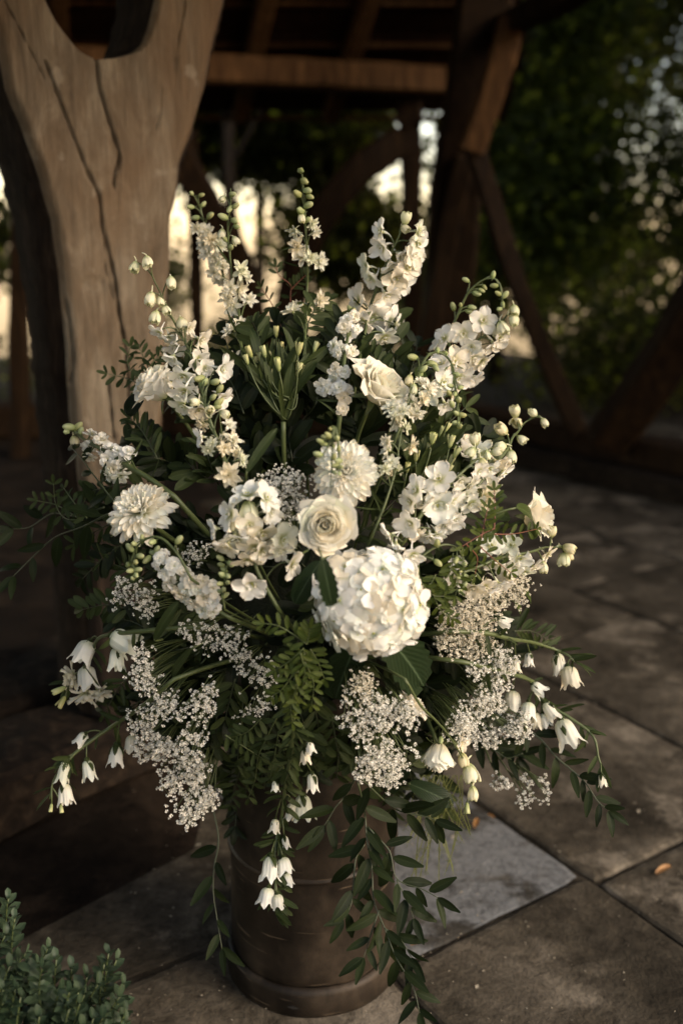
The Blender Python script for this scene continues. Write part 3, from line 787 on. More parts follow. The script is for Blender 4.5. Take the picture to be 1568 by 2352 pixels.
def tree(label, x, F, h, blobs, n, size=.085, mat='tree_leaf', seed=0, tr=.09, cat='tree', name='tree'):
    y = CAM.y + F; t = empty(name, (x, y, gz(y)), label, cat, 'trees beyond the barn')
    mb = MB(); r = random.Random(seed)
    P = [Vector((0, 0, 0)), Vector((r.uniform(-.1, .1), 0, h * .3)), Vector((r.uniform(-.3, .3), r.uniform(-.2, .2), h * .65)), Vector((r.uniform(-.4, .4), 0, h))]
    Q = spline(P, 14); tube(mb, Q, [tr * (1 - .7 * i / 13) for i in range(14)], 0, 10)
    for k in range(7):
        s = Q[5 + k]; e = s + Vector((r.uniform(-1, 1), r.uniform(-.8, .8), r.uniform(.3, .9))) * h * .22
        tube(mb, bez(s, (s + e) / 2 + Vector((0, 0, -.1)), e, 6), [tr * .4, tr * .32, tr * .26, tr * .2, tr * .14, tr * .08], 0, 6)
    obj('trunk', mb.mesh('trunk', [M['trunk']]), t)
    crown('crown', [(x + b[0], y + b[1], b[2], b[3], b[4], b[5]) for b in blobs], n, size, mat, t, seed)
# (x, F, h, blobs(dx,dy,z,rx,ry,rz), n)
TREES = [
 ('dense tree whose crown closes the view above the glow, behind the barn', -1.0, 10.5, 6.0, [(-.5, 0, 4.3, 2.2, 1.2, 1.7), (1.2, .3, 3.5, 1.5, 1.0, 1.3), (-1.6, .2, 2.9, 1.2, .9, .8)], 15000),
 ('dense tree left of it, mostly behind the forked post', -4.2, 10.8, 6.0, [(0, 0, 4.3, 2.2, 1.3, 1.9), (.9, 0, 2.6, 1.2, .9, .6)], 9000),
 ('tree just right of the glow, behind the crooked barn post', 1.6, 10.0, 6.0, [(0, 0, 3.9, 1.9, 1.2, 1.9), (.3, 0, 1.9, 1.4, 1.0, 1.5), (-.6, .1, .7, .8, .8, .7)], 16000),
 ('broad dark tree filling the right background', 4.4, 9.4, 7.0, [(0, 0, 4.2, 2.3, 1.4, 2.4), (-.2, 0, 1.9, 2.2, 1.2, 1.5), (0, 0, .6, 2.4, 1.1, .7)], 26000),
 ('dark tree at the right edge, nearer than the others', 5.4, 7.4, 6.5, [(0, 0, 3.6, 1.7, 1.3, 2.2), (.2, 0, 1.3, 1.8, 1.2, 1.2)], 17000),
 ('tree overhanging the top right corner with sunlit leaves', 4.2, 6.2, 6.0, [(-.4, 0, 4.05, 1.5, 1.0, .75), (.6, .3, 4.9, 1.6, 1.2, 1.0)], 9000),
 ('thin tree at the left edge behind the post', -7.0, 9.5, 6.0, [(0, 0, 3.6, 2.1, 1.4, 2.2), (.3, 0, 1.6, 1.5, 1.0, .8)], 12000),
 ('far tree beyond the right one', 3.0, 14.5, 8.0, [(0, 0, 4.6, 3.0, 1.6, 3.4), (0, 0, 1.2, 3.0, 1.4, 1.2)], 15000),
 ('far tree at the right, second row', 8.0, 13.0, 8.0, [(0, 0, 4.4, 3.2, 1.6, 3.6), (0, 0, 1.2, 3.2, 1.4, 1.3)], 15000),
 ('far tree left of the glow, second row', -6.5, 15.0, 8.0, [(0, 0, 5.4, 3.4, 1.6, 2.8)], 11000),
 ('far tree over the glow, second row', -1.2, 15.0, 8.5, [(0, 0, 5.6, 3.4, 1.6, 2.6)], 12000),
 ('low tree below the dense canopy with its leaves hanging into the glow', -1.2, 12.2, 4.0, [(-.6, 0, 2.75, 1.7, .8, .95), (.9, 0, 2.6, 1.3, .8, 1.0), (1.35, .2, 1.35, 1.25, .8, .75)], 11500),
 ('sparse young tree standing in the bright gap right of the forked post', -2.3, 11.0, 2.6, [(-.1, 0, 2.0, 1.1, .6, .5), (-.1, 0, 1.0, 1.3, .6, .8)], 3300),
 ('tree left of the forked post, broken by bright gaps', -5.2, 12.0, 4.0, [(0, 0, 2.9, 2.6, .9, .9), (0, 0, 1.4, 2.8, .9, .9)], 6200),
 ('added yew out of view on the left, blocking sky light', -3.4, .2, 4.0, [(0, 0, 1.6, .8, 2.2, 1.6), (-.3, 2.2, 1.8, .8, 1.4, 1.8), (.1, -2.0, 1.5, .8, 1.4, 1.5)], 9000),  # unseen tree added to cut the sky light from the left
 ('added tall tree out of view on the right, shading barn and far paving', 6.0, 3.0, 8.0, [(0, 0, 2.5, 2.1, 2.0, 1.9), (1.2, 2.4, 2.6, 2.2, 2.0, 2.0)], 16000),  # unseen tree added to keep sun off the barn and far paving
]
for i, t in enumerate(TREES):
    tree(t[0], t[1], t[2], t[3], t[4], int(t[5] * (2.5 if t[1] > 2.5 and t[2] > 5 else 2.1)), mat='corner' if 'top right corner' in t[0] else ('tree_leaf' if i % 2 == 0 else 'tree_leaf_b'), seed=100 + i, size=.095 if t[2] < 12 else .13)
# low growth under the trees
for lab, x, F, bl, n in (('low shrub below the glow, between barn post and trees', -1.0, 9.2, [(0, 0, .25, 2.6, .7, .55)], 5500), ('low shrub at the left behind the forked post', -4.4, 8.8, [(0, 0, .25, 2.4, .7, .65)], 5500),
                         ('dark shrub right of the crooked barn post', 2.4, 8.3, [(0, 0, .4, 1.3, .7, .8)], 6000), ('dark shrub at the far right beyond the plinth', 6.0, 8.2, [(0, 0, .3, 2.0, .8, .8)], 6000)):
    s_ = empty('shrub', (x, CAM.y + F, -.035), lab, 'shrub', 'shrubs beyond the barn')
    crown('foliage', [(x + b[0], CAM.y + F + b[1], b[2], b[3], b[4], b[5]) for b in bl], n, .07, 'tree_leaf_b', s_, n + int(x * 7))

# ---------------- box plant, lower left corner
bx = empty('box_shrub', ground(60, 2500), 'small-leaved box shrub in the bottom left corner', 'shrub')
r = random.Random(9); shoots = []
tips = [(20, 2065, 1.42), (35, 2110, 1.40), (12, 2150, 1.40), (60, 2190, 1.38), (110, 2180, 1.40), (130, 2205, 1.38), (165, 2225, 1.38), (85, 2215, 1.38), (250, 2190, 1.36), (268, 2205, 1.37), (240, 2215, 1.36), (285, 2262, 1.35), (275, 2290, 1.34), (200, 2245, 1.36), (180, 2280, 1.34), (225, 2262, 1.35), (290, 2325, 1.33), (250, 2330, 1.33)]
for i in range(78): 
    x = r.uniform(-60, 300); y = 2352 - max(0, 1 - (x / 330) ** 1.0) * r.uniform(0, 175) * .9 + r.uniform(-25, 60); tips.append((x, y, r.uniform(1.26, 1.40)))
lf = []; st = MB()
for (x, y, d) in tips:
    tp = at(x, y, d); base = tp + Vector((r.uniform(-.02, .03) - .03, r.uniform(-.02, .03), -r.uniform(.10, .16)))
    P = bez(base, (base + tp) / 2 + Vector((-.01, 0, .01)), tp, 12); tube(st, [rel(bx, p) for p in P], px(2.0, tp), 0, 4)
    for k in range(12):
        q = P[k]; tg = (P[min(11, k + 1)] - P[max(0, k - 1)]).normalized(); a = (k % 2) * 1.57 + r.uniform(-.3, .3)
        for sg in (0, math.pi):
            s_ = tg.orthogonal().normalized(); s_ = Matrix.Rotation(a + sg, 3, tg) @ s_
            dd = (s_ * .95 + tg * (.35 + .5 * (k > 9))).normalized(); lf.append((q, dd, tg, px(r.uniform(31, 43) * (.75 if k > 9 else 1), q), y - 10 * k * 0, (q - CAM).dot(FWD) - .3 * k / 12))
lf.sort(key=lambda t: t[5]); mbx = MB()

for i, (q, dd, tg, L, _, _) in enumerate(lf):
    Mx = frame_y(q, dd, tg, L, r.uniform(-.4, .4))
    if i < 290: put('leaf', RNG.choice(LEAF['box']), bx, Mx)
    else:
        me = LEAF['box'][i % 3]; b = len(mbx.v); Ml = Matrix.Translation(-bx.location) @ Mx
        mbx.add([Ml @ v.co for v in me.vertices], [tuple(p.vertices) for p in me.polygons], 0, [(.5 + .0 * v.co.x, .5) for v in me.vertices])
o = put('inner_leaves', mbx.mesh('inner_leaves', [M['box']]), bx, Matrix.Translation(bx.location)); o['kind'] = 'stuff'
# woody mass inside the shrub reaching the ground
tb_ = MB(); c = at(60, 2420, 1.36); c.z = 0
for k in range(26):
    e = at(r.uniform(-80, 270), r.uniform(2300, 2420), r.uniform(1.28, 1.40)) - Vector((0, 0, .06)); b = Vector((c.x + r.uniform(-.05, .05), c.y + r.uniform(-.05, .05), 0))
    tube(tb_, [rel(bx, p) for p in bez(b, (b + e) / 2 + Vector((r.uniform(-.03, .03), 0, 0)), e, 7)], [.006, .005, .004, .004, .003, .002, .002], 0, 5)
put('branches', tb_.mesh('box_branches', [M['trunk']]), bx, Matrix.Translation(bx.location)); put('shoots', st.mesh('box_shoots', [M['stem']]), bx, Matrix.Translation(bx.location))

# ---------------- fallen leaves and litter
for lab, x, y, L, a in (('curled orange fallen leaf on the paving at right', 1506, 2008, .045, -1.0), ('brown fallen leaf near the pale flagstone', 1090, 1902, .034, -.3), ('small bent brown leaf behind it', 1135, 1880, .022, .6), ('orange scrap of leaf tucked by the foot of the churn', 944, 2172, .026, -1.1)):
    p = ground(x, y, .008); mb = MB(); petal(mb, Matrix.Identity(4), L, L * .5, .25, -.5, nu=6, nv=8, cup=.35, ruf=.10, k=2, base=.2, ph=x)
    o = obj('fallen_leaf', mb.mesh('fallen_leaf', [M['dead_leaf']]), None, Matrix.Translation(p) @ RZ(a)); tag(o, lab, 'fallen leaf')
lm = MB()
for i in range(420):
    x = r.uniform(300, 1560); y = r.uniform(1750, 2350) if i % 3 else r.uniform(1350, 1750); p = ground(x, y, .006); a = r.uniform(0, 6.28); L = r.uniform(.001, .0035) * (3 if i % 25 == 0 else 1); w = L * r.uniform(.2, .7)
    u = Vector((math.cos(a), math.sin(a), 0)); v_ = Vector((-u.y, u.x, 0))
    lm.add([p - u * L, p + v_ * w + Vector((0, 0, .0008)), p + u * L, p - v_ * w], [(0, 1, 2, 3)], 0)
M['lit'] = m_plain('litter_bits', (.30, .26, .19), .9)
o = obj('litter', lm.mesh('litter', [M['lit']], False)); o['kind'] = 'stuff'; tag(o, 'fine pale crumbs and dropped petals scattered over the flagstones', 'litter')

# ================================================================== THE ARRANGEMENT
def path3(P, off=0.0, n=None):
    pts = []
    for p in P:
        pts.append(S(p[0], p[1], off + (p[2] if len(p) > 2 else 0)))
    return spline(pts, n or max(8, 5 * len(P)))
def spike(label, path, items, off=0.0, stem=4.0, group=None, cat='larkspur stem', name='larkspur_stem', face=.6, tuck=True, smat='stem', foliage=0):
    P = path3(path, off, 26)
    pb = P[-1]
    if tuck:   # carry the stem on into the heart of the arrangement
        heart = Vector((pb.x * .35, .02 + pb.y * .3, .62 + .30 * (pb.z - .62)))
        P = P + bez(pb, (pb + heart) / 2 + (P[-1] - P[-3]) * 1.0, heart, 7)[1:]
    root = empty(name, P[0].copy(), label, cat, group)
    mb = MB(); n = len(P)
    d0 = px(stem, P[0])
    tube(mb, [rel(root, p) for p in P], [d0 * (.32 + .55 * min(1, i / 18)) for i in range(n)], 0, 6)
    objs = []
    for it in items:
        x, y, k, r = it[:4]
        z = it[5] if len(it) > 5 and it[5] is not None else 0
        q = S(x, y, off + z + RNG.uniform(-.006, .012))
        R = px(r, q)
        # nearest stem point, a little farther down the stem
        j = min(range(26), key=lambda i: (P[i] - q).length); j2 = min(n - 1, j + 2); s = P[j2]
        if len(it) > 4 and it[4]:
            fx, fy = it[4]; d = screen(fx, fy, it[6] if len(it) > 6 else .35)
        else:
            o = q - P[j]
            o = o.normalized() if o.length > 1e-4 else Vector((0, 0, 0))
            d = (o * .75 - FWD * face + Vector((RNG.uniform(-.35, .35), RNG.uniform(-.2, .2), RNG.uniform(-.25, .35)))).normalized()
            if k == 'F': d = (Vector((RNG.uniform(-.4, .4), -.25, -.9)) + o * .3).normalized()
            if k == 'K': d = (o * .8 + Vector((RNG.uniform(-.3, .3), RNG.uniform(-.3, .1), RNG.uniform(-.1, .5)))).normalized()
        var = RNG.choice(PROTO[k]); sc = R * {'D': 1.27, 'E': 1.16, 'S': 1.18, 'F': .98, 'K': 1.15, 'A': 1.0, 'B': 1.0}[k]
        o = put(ONAME[k], var, root, frame(q, d, sc * RNG.uniform(.94, 1.06)))
        if k == 'B':
            put('calyx', RNG.choice(CALYX), root, Matrix.Identity(4), parent=o).matrix_local = Matrix.Rotation(RNG.uniform(0, 6), 4, 'Z')
        back = q - d * sc * ({'D': .15, 'E': .2, 'S': .5, 'F': .8, 'K': .85, 'A': 1.2, 'B': .1}[k])
        mid = (back + s) / 2 + Vector((0, 0, (back - s).length * .22)) - d * sc * .4
        tube(mb, [rel(root, p) for p in bez(s, mid, back, 5)], px(1.7, q), 0, 5)
        if k in 'DEFK' and RNG.random() < .4:   # a small bract where the flower stalk leaves the stem
            petal(mb, frame_y(s - root.location, (back - s).normalized() + Vector((0, 0, .5)), -FWD, 1), px(16, q), px(3.5, q), .2, -.5, nu=1, nv=3, k=1.6, base=.8)
    for i in range(foliage):
        s = P[RNG.randrange(12, 26)]; sg = RNG.choice((-1, 1))
        lm = RNG.choice(LEAF['thin'])
        dr = (RT * sg * RNG.uniform(.3, 1) + Vector((0, -RNG.random() * .6, RNG.uniform(-.3, .8)))).normalized()
        put('leaf', lm, root, frame_y(s, dr, -FWD, px(RNG.uniform(45, 75), s), RNG.uniform(-1, 1)))
    put('stem', mb.mesh('flower_stem', [M[smat]]), root, Matrix.Translation(root.location))
    return root
def frond(label, path, kind, size, n, off=0.0, cat='leafy sprig', name='leaf_sprig', group=None, pair=True, spread=1.0, smat='stemd', term=True, rootp=None, sw=2.2, droop=0.0, angle=.75, start=.06, jit=.35):
    """stem with leaves set along it; the last path point is the tip"""
    P = path3(path, off, 30)
    root = rootp or empty(name, P[0].copy(), label, cat, group)
    mb = MB()
    tube(mb, [rel(root, p) for p in P], [px(sw, P[0]) * (1 - .55 * i / 29) for i in range(30)], 0, 5)
    for i in range(n):
        t = start + (1 - start - .02) * (i / max(1, n - 1)); a = t * 29; j = min(28, int(a)); q = P[j].lerp(P[j + 1], a - j)
        tg = (P[j + 1] - P[max(0, j - 1)]).normalized()
        for sg in ((-1, 1) if pair else ((-1) ** i,)):
            side = tg.cross(-FWD).normalized() * sg
            d = (tg * math.cos(angle) + side * math.sin(angle) * spread + Vector((0, RNG.uniform(-jit, jit), RNG.uniform(-jit, jit) * .6 - droop))).normalized()
            nn = (-FWD + Vector((RNG.uniform(-.5, .5), RNG.uniform(-.2, .2), RNG.uniform(0, .8)))).normalized()
            s_ = px(size * 1.22, q) * RNG.uniform(.75, 1.15) * (1 - .25 * t)
            put('leaf', RNG.choice(LEAF[kind]), root, frame_y(q + d * s_ * .06, d, nn, s_, RNG.uniform(-.5, .5)))
    if term:
        tg = (P[-1] - P[-4]).normalized()
        put('leaf', RNG.choice(LEAF[kind]), root, frame_y(P[-1], tg, -FWD, px(size, P[-1]) * .9, RNG.uniform(-.4, .4)))
    put('stem' if rootp is None else 'twig', mb.mesh('sprig_stem', [M[smat]]), root, Matrix.Translation(root.location))
    return root

# ---------------- florist's foam in the mouth of the churn and a dark heart of leaves
mb = MB(); V = []; F = []
nn_, mm_ = 28, 14
for j in range(mm_ + 1):
    ph = math.pi * j / mm_
    for i in range(nn_):
        a = 2 * math.pi * i / nn_
        p = Vector((.185 * math.sin(ph) * math.cos(a), .155 * math.sin(ph) * math.sin(a), .70 - .17 * math.cos(ph)))
        p += Vector((1, 1, 1)) * (noise.noise(p * 14) * .018)
        V.append(p); F
for j in range(mm_):
    for i in range(nn_):
        mb.f.append((j * nn_ + i, j * nn_ + (i + 1) % nn_, (j + 1) * nn_ + (i + 1) % nn_, (j + 1) * nn_ + i)); mb.m.append(0)
mb.v = V; mb.uv = [(0, 0)] * len(V)
N = NT('moss'); mc = N.ramp(N.noise(60, 5, .7, N.coord('Object')), [(.3, (.008, .010, .004)), (.7, (.030, .035, .014))])
M['moss'] = N.out(mc, .95, bump=N.bump(N.noise(120, 4, .7, N.coord('Object')), .8, .01))
foam = obj('floral_foam', mb.mesh('floral_foam', [M['moss']]))
tag(foam, 'dark mossed foam ball in the mouth of the churn, hidden by stems', 'floral foam')

# ---------------- spires at the back and top
spike('arching white delphinium spire with spurred drooping buds in front of the forked post',
 [(348, 600), (350, 632), (368, 671), (390, 718), (415, 768), (432, 800), (450, 850), (480, 960)],
 [(310, 613, 'F', 15, (-.1, 1)), (339, 600, 'F', 16, (.3, 1)), (393, 648, 'F', 17, (.15, 1)), (346, 686, 'F', 19, (-.1, 1)), (368, 690, 'F', 14, (.2, 1)), (357, 727, 'F', 17, (-.2, 1)), (381, 711, 'F', 14, (.3, .8)),
  (367, 762, 'D', 21, (-.4, 1)), (386, 772, 'D', 18, (.1, 1)), (418, 743, 'F', 17, (.3, 1)), (432, 752, 'D', 17, (.8, .4)), (458, 778, 'D', 23, (.8, .5)), (404, 790, 'D', 24, (-.1, 1)), (400, 817, 'D', 23, (-.3, .9)), (454, 822, 'D', 25, (.4, .5)),
  (505, 846, 'D', 26, (.9, .3)), (425, 860, 'D', 30, (-.2, .5)), (470, 845, 'D', 20), (425, 895, 'D', 30, (-.2, .7)), (422, 926, 'D', 27, (-.3, .9)), (506, 911, 'D', 26, (.6, .6)), (458, 935, 'D', 26, (.1, .8)), (398, 880, 'D', 22, (-.7, .5))],
 off=.02, foliage=4)
spike('out of focus double larkspur spire with round green buds, rearmost beside the bright gap',
 [(450, 448), (469, 509), (485, 545), (498, 581), (523, 671), (544, 743), (560, 830)],
 [(440, 444, 'K', 8), (463, 448, 'K', 7), (438, 475, 'K', 9), (467, 469, 'K', 8), (483, 495, 'K', 10), (449, 500, 'K', 9),
  (453, 525, 'E', 19), (476, 531, 'E', 20), (487, 552, 'E', 22), (468, 560, 'E', 21), (478, 580, 'E', 22), (505, 563, 'E', 20), (495, 595, 'E', 22), (512, 612, 'E', 20), (492, 626, 'E', 21), (512, 641, 'E', 22), (500, 605, 'E', 18)], off=-.17, foliage=2)
spike('upright double larkspur with green buds on top, right of the blurred one',
 [(530, 432), (530, 470), (523, 516), (528, 588), (535, 646), (548, 707), (553, 779), (559, 833)],
 [(512, 456, 'F', 9, (-.5, .6)), (534, 446, 'K', 10), (541, 473, 'K', 10), (528, 480, 'K', 10), (512, 498, 'K', 12), (539, 507, 'K', 11), (544, 520, 'K', 9), (510, 536, 'F', 13), (541, 552, 'F', 12), (530, 568, 'K', 10), (516, 548, 'K', 9),
  (552, 621, 'E', 23), (566, 640, 'E', 16), (548, 664, 'E', 24), (523, 684, 'E', 23), (536, 705, 'E', 22), (571, 689, 'E', 20), (530, 660, 'E', 20), (537, 757, 'E', 23), (552, 743, 'E', 18), (526, 762, 'E', 17), (541, 824, 'E', 20), (532, 836, 'E', 17)], off=-.05, foliage=3)
spike('tallest larkspur spire, slim with a clear stretch of bare stem',
 [(690, 388), (694, 405), (699, 473), (703, 545), (706, 617), (704, 689), (701, 761), (700, 800)],
 [(690, 392, 'K', 11), (699, 416, 'K', 11), (683, 445, 'K', 12), (706, 438, 'K', 12), (712, 452, 'K', 10), (708, 471, 'K', 12), (690, 484, 'K', 13), (692, 500, 'F', 12), (706, 505, 'K', 10),
  (678, 529, 'E', 19, (-.4, .9)), (715, 513, 'E', 18, (.5, .3)), (724, 530, 'E', 17, (.6, .8)), (682, 567, 'E', 24), (697, 590, 'E', 27), (712, 592, 'E', 20), (731, 600, 'E', 22), (672, 716, 'E', 24), (683, 704, 'E', 18), (732, 692, 'E', 25), (724, 702, 'E', 18)], off=-.04, foliage=3)
spike('broad leaning delphinium spire with large open florets at upper right',
 [(935, 510), (921, 531), (908, 560), (895, 585), (870, 649), (849, 707), (838, 761), (830, 800), (823, 840)],
 [(931, 502, 'F', 15, (.1, -.8)), (929, 525, 'F', 14, (.3, .4)), (877, 533, 'D', 25, (-.7, -.1)), (957, 531, 'D', 21, (.8, .1)), (957, 559, 'D', 27), (881, 566, 'D', 25, (-.5, .4)), (946, 585, 'D', 25), (843, 613, 'D', 23, (-.8, .1)), (917, 583, 'D', 26), (898, 605, 'D', 24),
  (906, 637, 'D', 29), (935, 615, 'D', 24), (917, 650, 'D', 28, (.5, .4)), (856, 637, 'D', 25, (-.5, .5)), (885, 675, 'D', 29, (.3, .6)), (825, 693, 'D', 30, (-.5, -.1)), (859, 725, 'D', 33, (.1, .3)), (892, 738, 'D', 30, (.6, .3)), (881, 770, 'D', 30, (.3, .8)), (838, 738, 'D', 24, (-.4, .5)), (908, 745, 'D', 20, (.9, .2))], off=-.06, foliage=2, stem=5)
spike('ruffled white stock spike standing just left of the side-on rose',
 [(806, 705), (800, 760), (790, 830), (785, 900), (780, 960)],
 [(802, 708, 'K', 9), (812, 712, 'K', 9), (813, 728, 'S', 16), (797, 735, 'S', 15), (791, 752, 'S', 18), (818, 757, 'S', 15), (803, 768, 'S', 15), (766, 795, 'S', 18), (784, 801, 'S', 18), (806, 808, 'S', 17), (776, 812, 'S', 14), (771, 850, 'S', 19), (790, 855, 'S', 18), (768, 868, 'S', 16), (741, 887, 'S', 19), (750, 898, 'S', 14), (780, 892, 'S', 21), (796, 898, 'S', 18), (788, 915, 'S', 18), (786, 940, 'S', 15)],
 off=.0, cat='stock stem', name='stock_stem', foliage=2, stem=6)
spike('thin arching branch of small green larkspur buds curling over at upper right',
 [(1152, 715), (1153, 690), (1150, 661), (1137, 641), (1112, 641), (1080, 665), (1065, 690), (1051, 722), (1038, 751), (1020, 800)],
 [(1069, 643, 'K', 9), (1132, 631, 'K', 9), (1134, 656, 'K', 9), (1105, 667, 'K', 8), (1094, 674, 'K', 10), (1112, 660, 'K', 7), (1159, 677, 'K', 10), (1143, 674, 'K', 8), (1040, 704, 'K', 10), (1083, 706, 'K', 10), (1146, 710, 'K', 9), (1076, 715, 'K', 8), (1057, 700, 'K', 7), (1154, 700, 'K', 8)], off=-.05, stem=3.5)
spike('full white delphinium spire leaning right, hanging bells of petals at its tip',
 [(1172, 706), (1160, 728), (1145, 744), (1109, 773), (1058, 809), (1022, 845), (1001, 888)],
 [(1181, 712, 'F', 14, (.1, 1)), (1179, 733, 'F', 16, (0, 1)), (1152, 752, 'F', 20, (.2, 1)), (1139, 760, 'F', 14), (1109, 737, 'D', 27, (0, 0)), (1130, 787, 'D', 25, (.5, .9)), (1145, 775, 'D', 20, (.7, .7)), (1065, 766, 'D', 25, (-.1, .1)), (1040, 776, 'D', 20), (1022, 780, 'D', 27, (-.4, -.1)), (1010, 795, 'D', 22), (1083, 816, 'D', 29, (.4, .7)), (1105, 827, 'D', 25, (.6, .8)),
  (1044, 830, 'D', 28), (1015, 838, 'D', 26), (1080, 864, 'D', 25, (.6, .9)), (1051, 862, 'D', 28, (.2, .8)), (1015, 877, 'D', 26), (1085, 795, 'D', 22), (990, 905, 'D', 24), (1020, 925, 'D', 22, (.3, .8)), (1035, 905, 'D', 20)], off=-.03, foliage=3)
spike('larkspur with frilled florets and a tip that hangs down in a string of green buds',
 [(1051, 985), (1052, 946), (1047, 910), (1042, 874), (1040, 845), (1026, 820), (1004, 809), (983, 816), (965, 845), (958, 881), (945, 920), (915, 990)],
 [(947, 820, 'K', 12), (972, 848, 'K', 11), (965, 857, 'K', 10), (992, 836, 'K', 12), (1000, 845, 'K', 10), (1022, 812, 'K', 10), (1004, 804, 'K', 9), (1047, 860, 'K', 9), (1057, 890, 'K', 9), (1033, 886, 'K', 9), (1037, 928, 'K', 10), (1053, 918, 'K', 11), (1047, 949, 'K', 9), (1060, 953, 'K', 10), (1046, 971, 'K', 9), (1055, 979, 'K', 9), (939, 872, 'F', 13), (950, 893, 'F', 14), (1030, 902, 'K', 8), (1044, 905, 'K', 8),
  (983, 892, 'E', 22), (965, 880, 'E', 17), (943, 924, 'E', 22), (970, 915, 'E', 19), (900, 938, 'E', 22), (914, 971, 'E', 22), (938, 950, 'E', 23), (957, 945, 'E', 22), (925, 945, 'E', 20), (930, 982, 'E', 17), (905, 955, 'E', 17)], off=.05, stem=4)
spike('short larkspur stem with four frilled florets between dahlia and right-hand blooms',
 [(923, 982), (915, 1030), (911, 1068), (893, 1130), (875, 1180), (855, 1230)],
 [(889, 1015, 'E', 19), (892, 1035, 'E', 19), (943, 1021, 'E', 23), (900, 1062, 'E', 19), (910, 1078, 'E', 18), (885, 1078, 'E', 18), (897, 1090, 'E', 13)], off=.05, foliage=7)
spike('delphinium tip of round cream buds reaching out at middle right',
 [(1240, 954), (1206, 969), (1190, 990), (1176, 1005), (1165, 1030), (1125, 1080), (1085, 1130)],
 [(1182, 946, 'F', 16, (-.1, -.8)), (1224, 949, 'F', 14, (-.4, -.3)), (1249, 970, 'F', 12, (.4, .8)), (1186, 971, 'F', 16, (0, .2)), (1152, 988, 'F', 17, (-.5, -.3)), (1196, 1009, 'F', 14, (.5, .5)), (1149, 1026, 'F', 18, (-.5, .2)), (1173, 1048, 'F', 17, (0, 1)),
  (1138, 1058, 'D', 26, (.4, .5)), (1152, 1080, 'D', 27, (.7, .7)), (1105, 1045, 'D', 26), (1120, 1092, 'D', 26)], off=-.02)
spike('heavy cluster of open delphinium florets, lower right of the central dahlia',
 [(1128, 1028), (1108, 1042), (1089, 1059), (1059, 1086), (1014, 1128), (969, 1179), (930, 1240)],
 [(1090, 1011, 'F', 17, (-.2, -.8)), (1083, 1038, 'F', 14), (1138, 1038, 'F', 14, (.8, -.1)), (1108, 1065, 'F', 15), (1118, 1045, 'F', 12), (1008, 1104, 'D', 32, (-.1, -.2)), (1122, 1074, 'D', 22), (1098, 1080, 'D', 20), (960, 1127, 'D', 30, (-.5, -.1)), (945, 1151, 'D', 25, (-.6, .2)), (1005, 1158, 'D', 34, (0, .1)), (1056, 1131, 'D', 30), (1056, 1101, 'D', 20), (1078, 1114, 'E', 24), (1110, 1140, 'E', 32, (.4, .5)), (1125, 1118, 'E', 22), (945, 1200, 'D', 31, (-.3, .2)),
  (1020, 1199, 'D', 31, (.1, .4)), (1041, 1191, 'D', 26), (984, 1229, 'D', 26, (-.1, .8)), (1080, 1152, 'D', 26, (.2, .6)), (1035, 1150, 'D', 27), (975, 1165, 'D', 26), (1000, 1225, 'D', 22, (.2, .8)), (950, 1222, 'D', 20)], off=.05, stem=5)
spike('low outreaching delphinium with plump cream buds, farthest right of the blooms',
 [(1290, 1257), (1262, 1257), (1248, 1258), (1212, 1269), (1149, 1281), (1104, 1299), (1050, 1320)],
 [(1266, 1222, 'F', 16, (0, -.9)), (1305, 1260, 'F', 17, (.9, .3)), (1295, 1284, 'F', 17, (-.1, 1)), (1306, 1276, 'F', 14, (.5, .9)), (1246, 1302, 'F', 16, (0, 1)), (1256, 1271, 'D', 18, (.7, .4)), (1191, 1277, 'D', 30, (.1, .4)), (1221, 1300, 'D', 22, (.6, .6)), (1203, 1310, 'D', 21, (.1, 1)), (1175, 1255, 'D', 24, (-.2, -.2)),
  (1140, 1338, 'D', 28, (.3, .6)), (1165, 1320, 'D', 22), (1086, 1344, 'D', 28, (-.1, .5)), (1112, 1345, 'D', 24), (1044, 1326, 'D', 20), (1053, 1299, 'D', 18), (1128, 1256, 'D', 26), (1140, 1290, 'D', 22), (1180, 1300, 'D', 20)], off=.02)
spike('green bud string drooping over the right shoulder of the hydrangea',
 [(1061, 1364), (1062, 1344), (1065, 1290), (1050, 1260), (1020, 1251), (984, 1266), (945, 1299)],
 [(1005, 1293, 'K', 11), (1047, 1287, 'K', 9), (1066, 1296, 'K', 9), (1053, 1326, 'K', 9), (1068, 1323, 'K', 9), (1066, 1344, 'K', 9), (1056, 1357, 'K', 8), (1064, 1270, 'K', 8), (1003, 1247, 'K', 11), (1058, 1312, 'K', 8), (1040, 1262, 'K', 8)], off=.08, stem=3.2)
spike('double larkspur leaning down at centre left, green buds above and open stars below',
 [(463, 868), (469, 920), (479, 962), (495, 1000), (512, 1049), (527, 1088), (539, 1130), (550, 1200)],
 [(458, 869, 'K', 12), (470, 878, 'K', 11), (494, 877, 'K', 12), (505, 893, 'K', 11), (449, 923, 'F', 13, (-.5, 0)), (482, 941, 'F', 14, (.1, .1)), (515, 950, 'F', 15, (.6, .3)), (503, 923, 'K', 12), (490, 912, 'K', 10), (500, 935, 'K', 10),
  (466, 971, 'E', 19), (526, 977, 'E', 19), (502, 1010, 'E', 24), (533, 1010, 'E', 23), (515, 1030, 'E', 19), (479, 1031, 'E', 18), (551, 1055, 'E', 23), (540, 1040, 'E', 16), (526, 1090, 'E', 31, (0, .1)), (467, 1004, 'D', 20, (-.6, 0)), (488, 1018, 'E', 18)], off=.06)
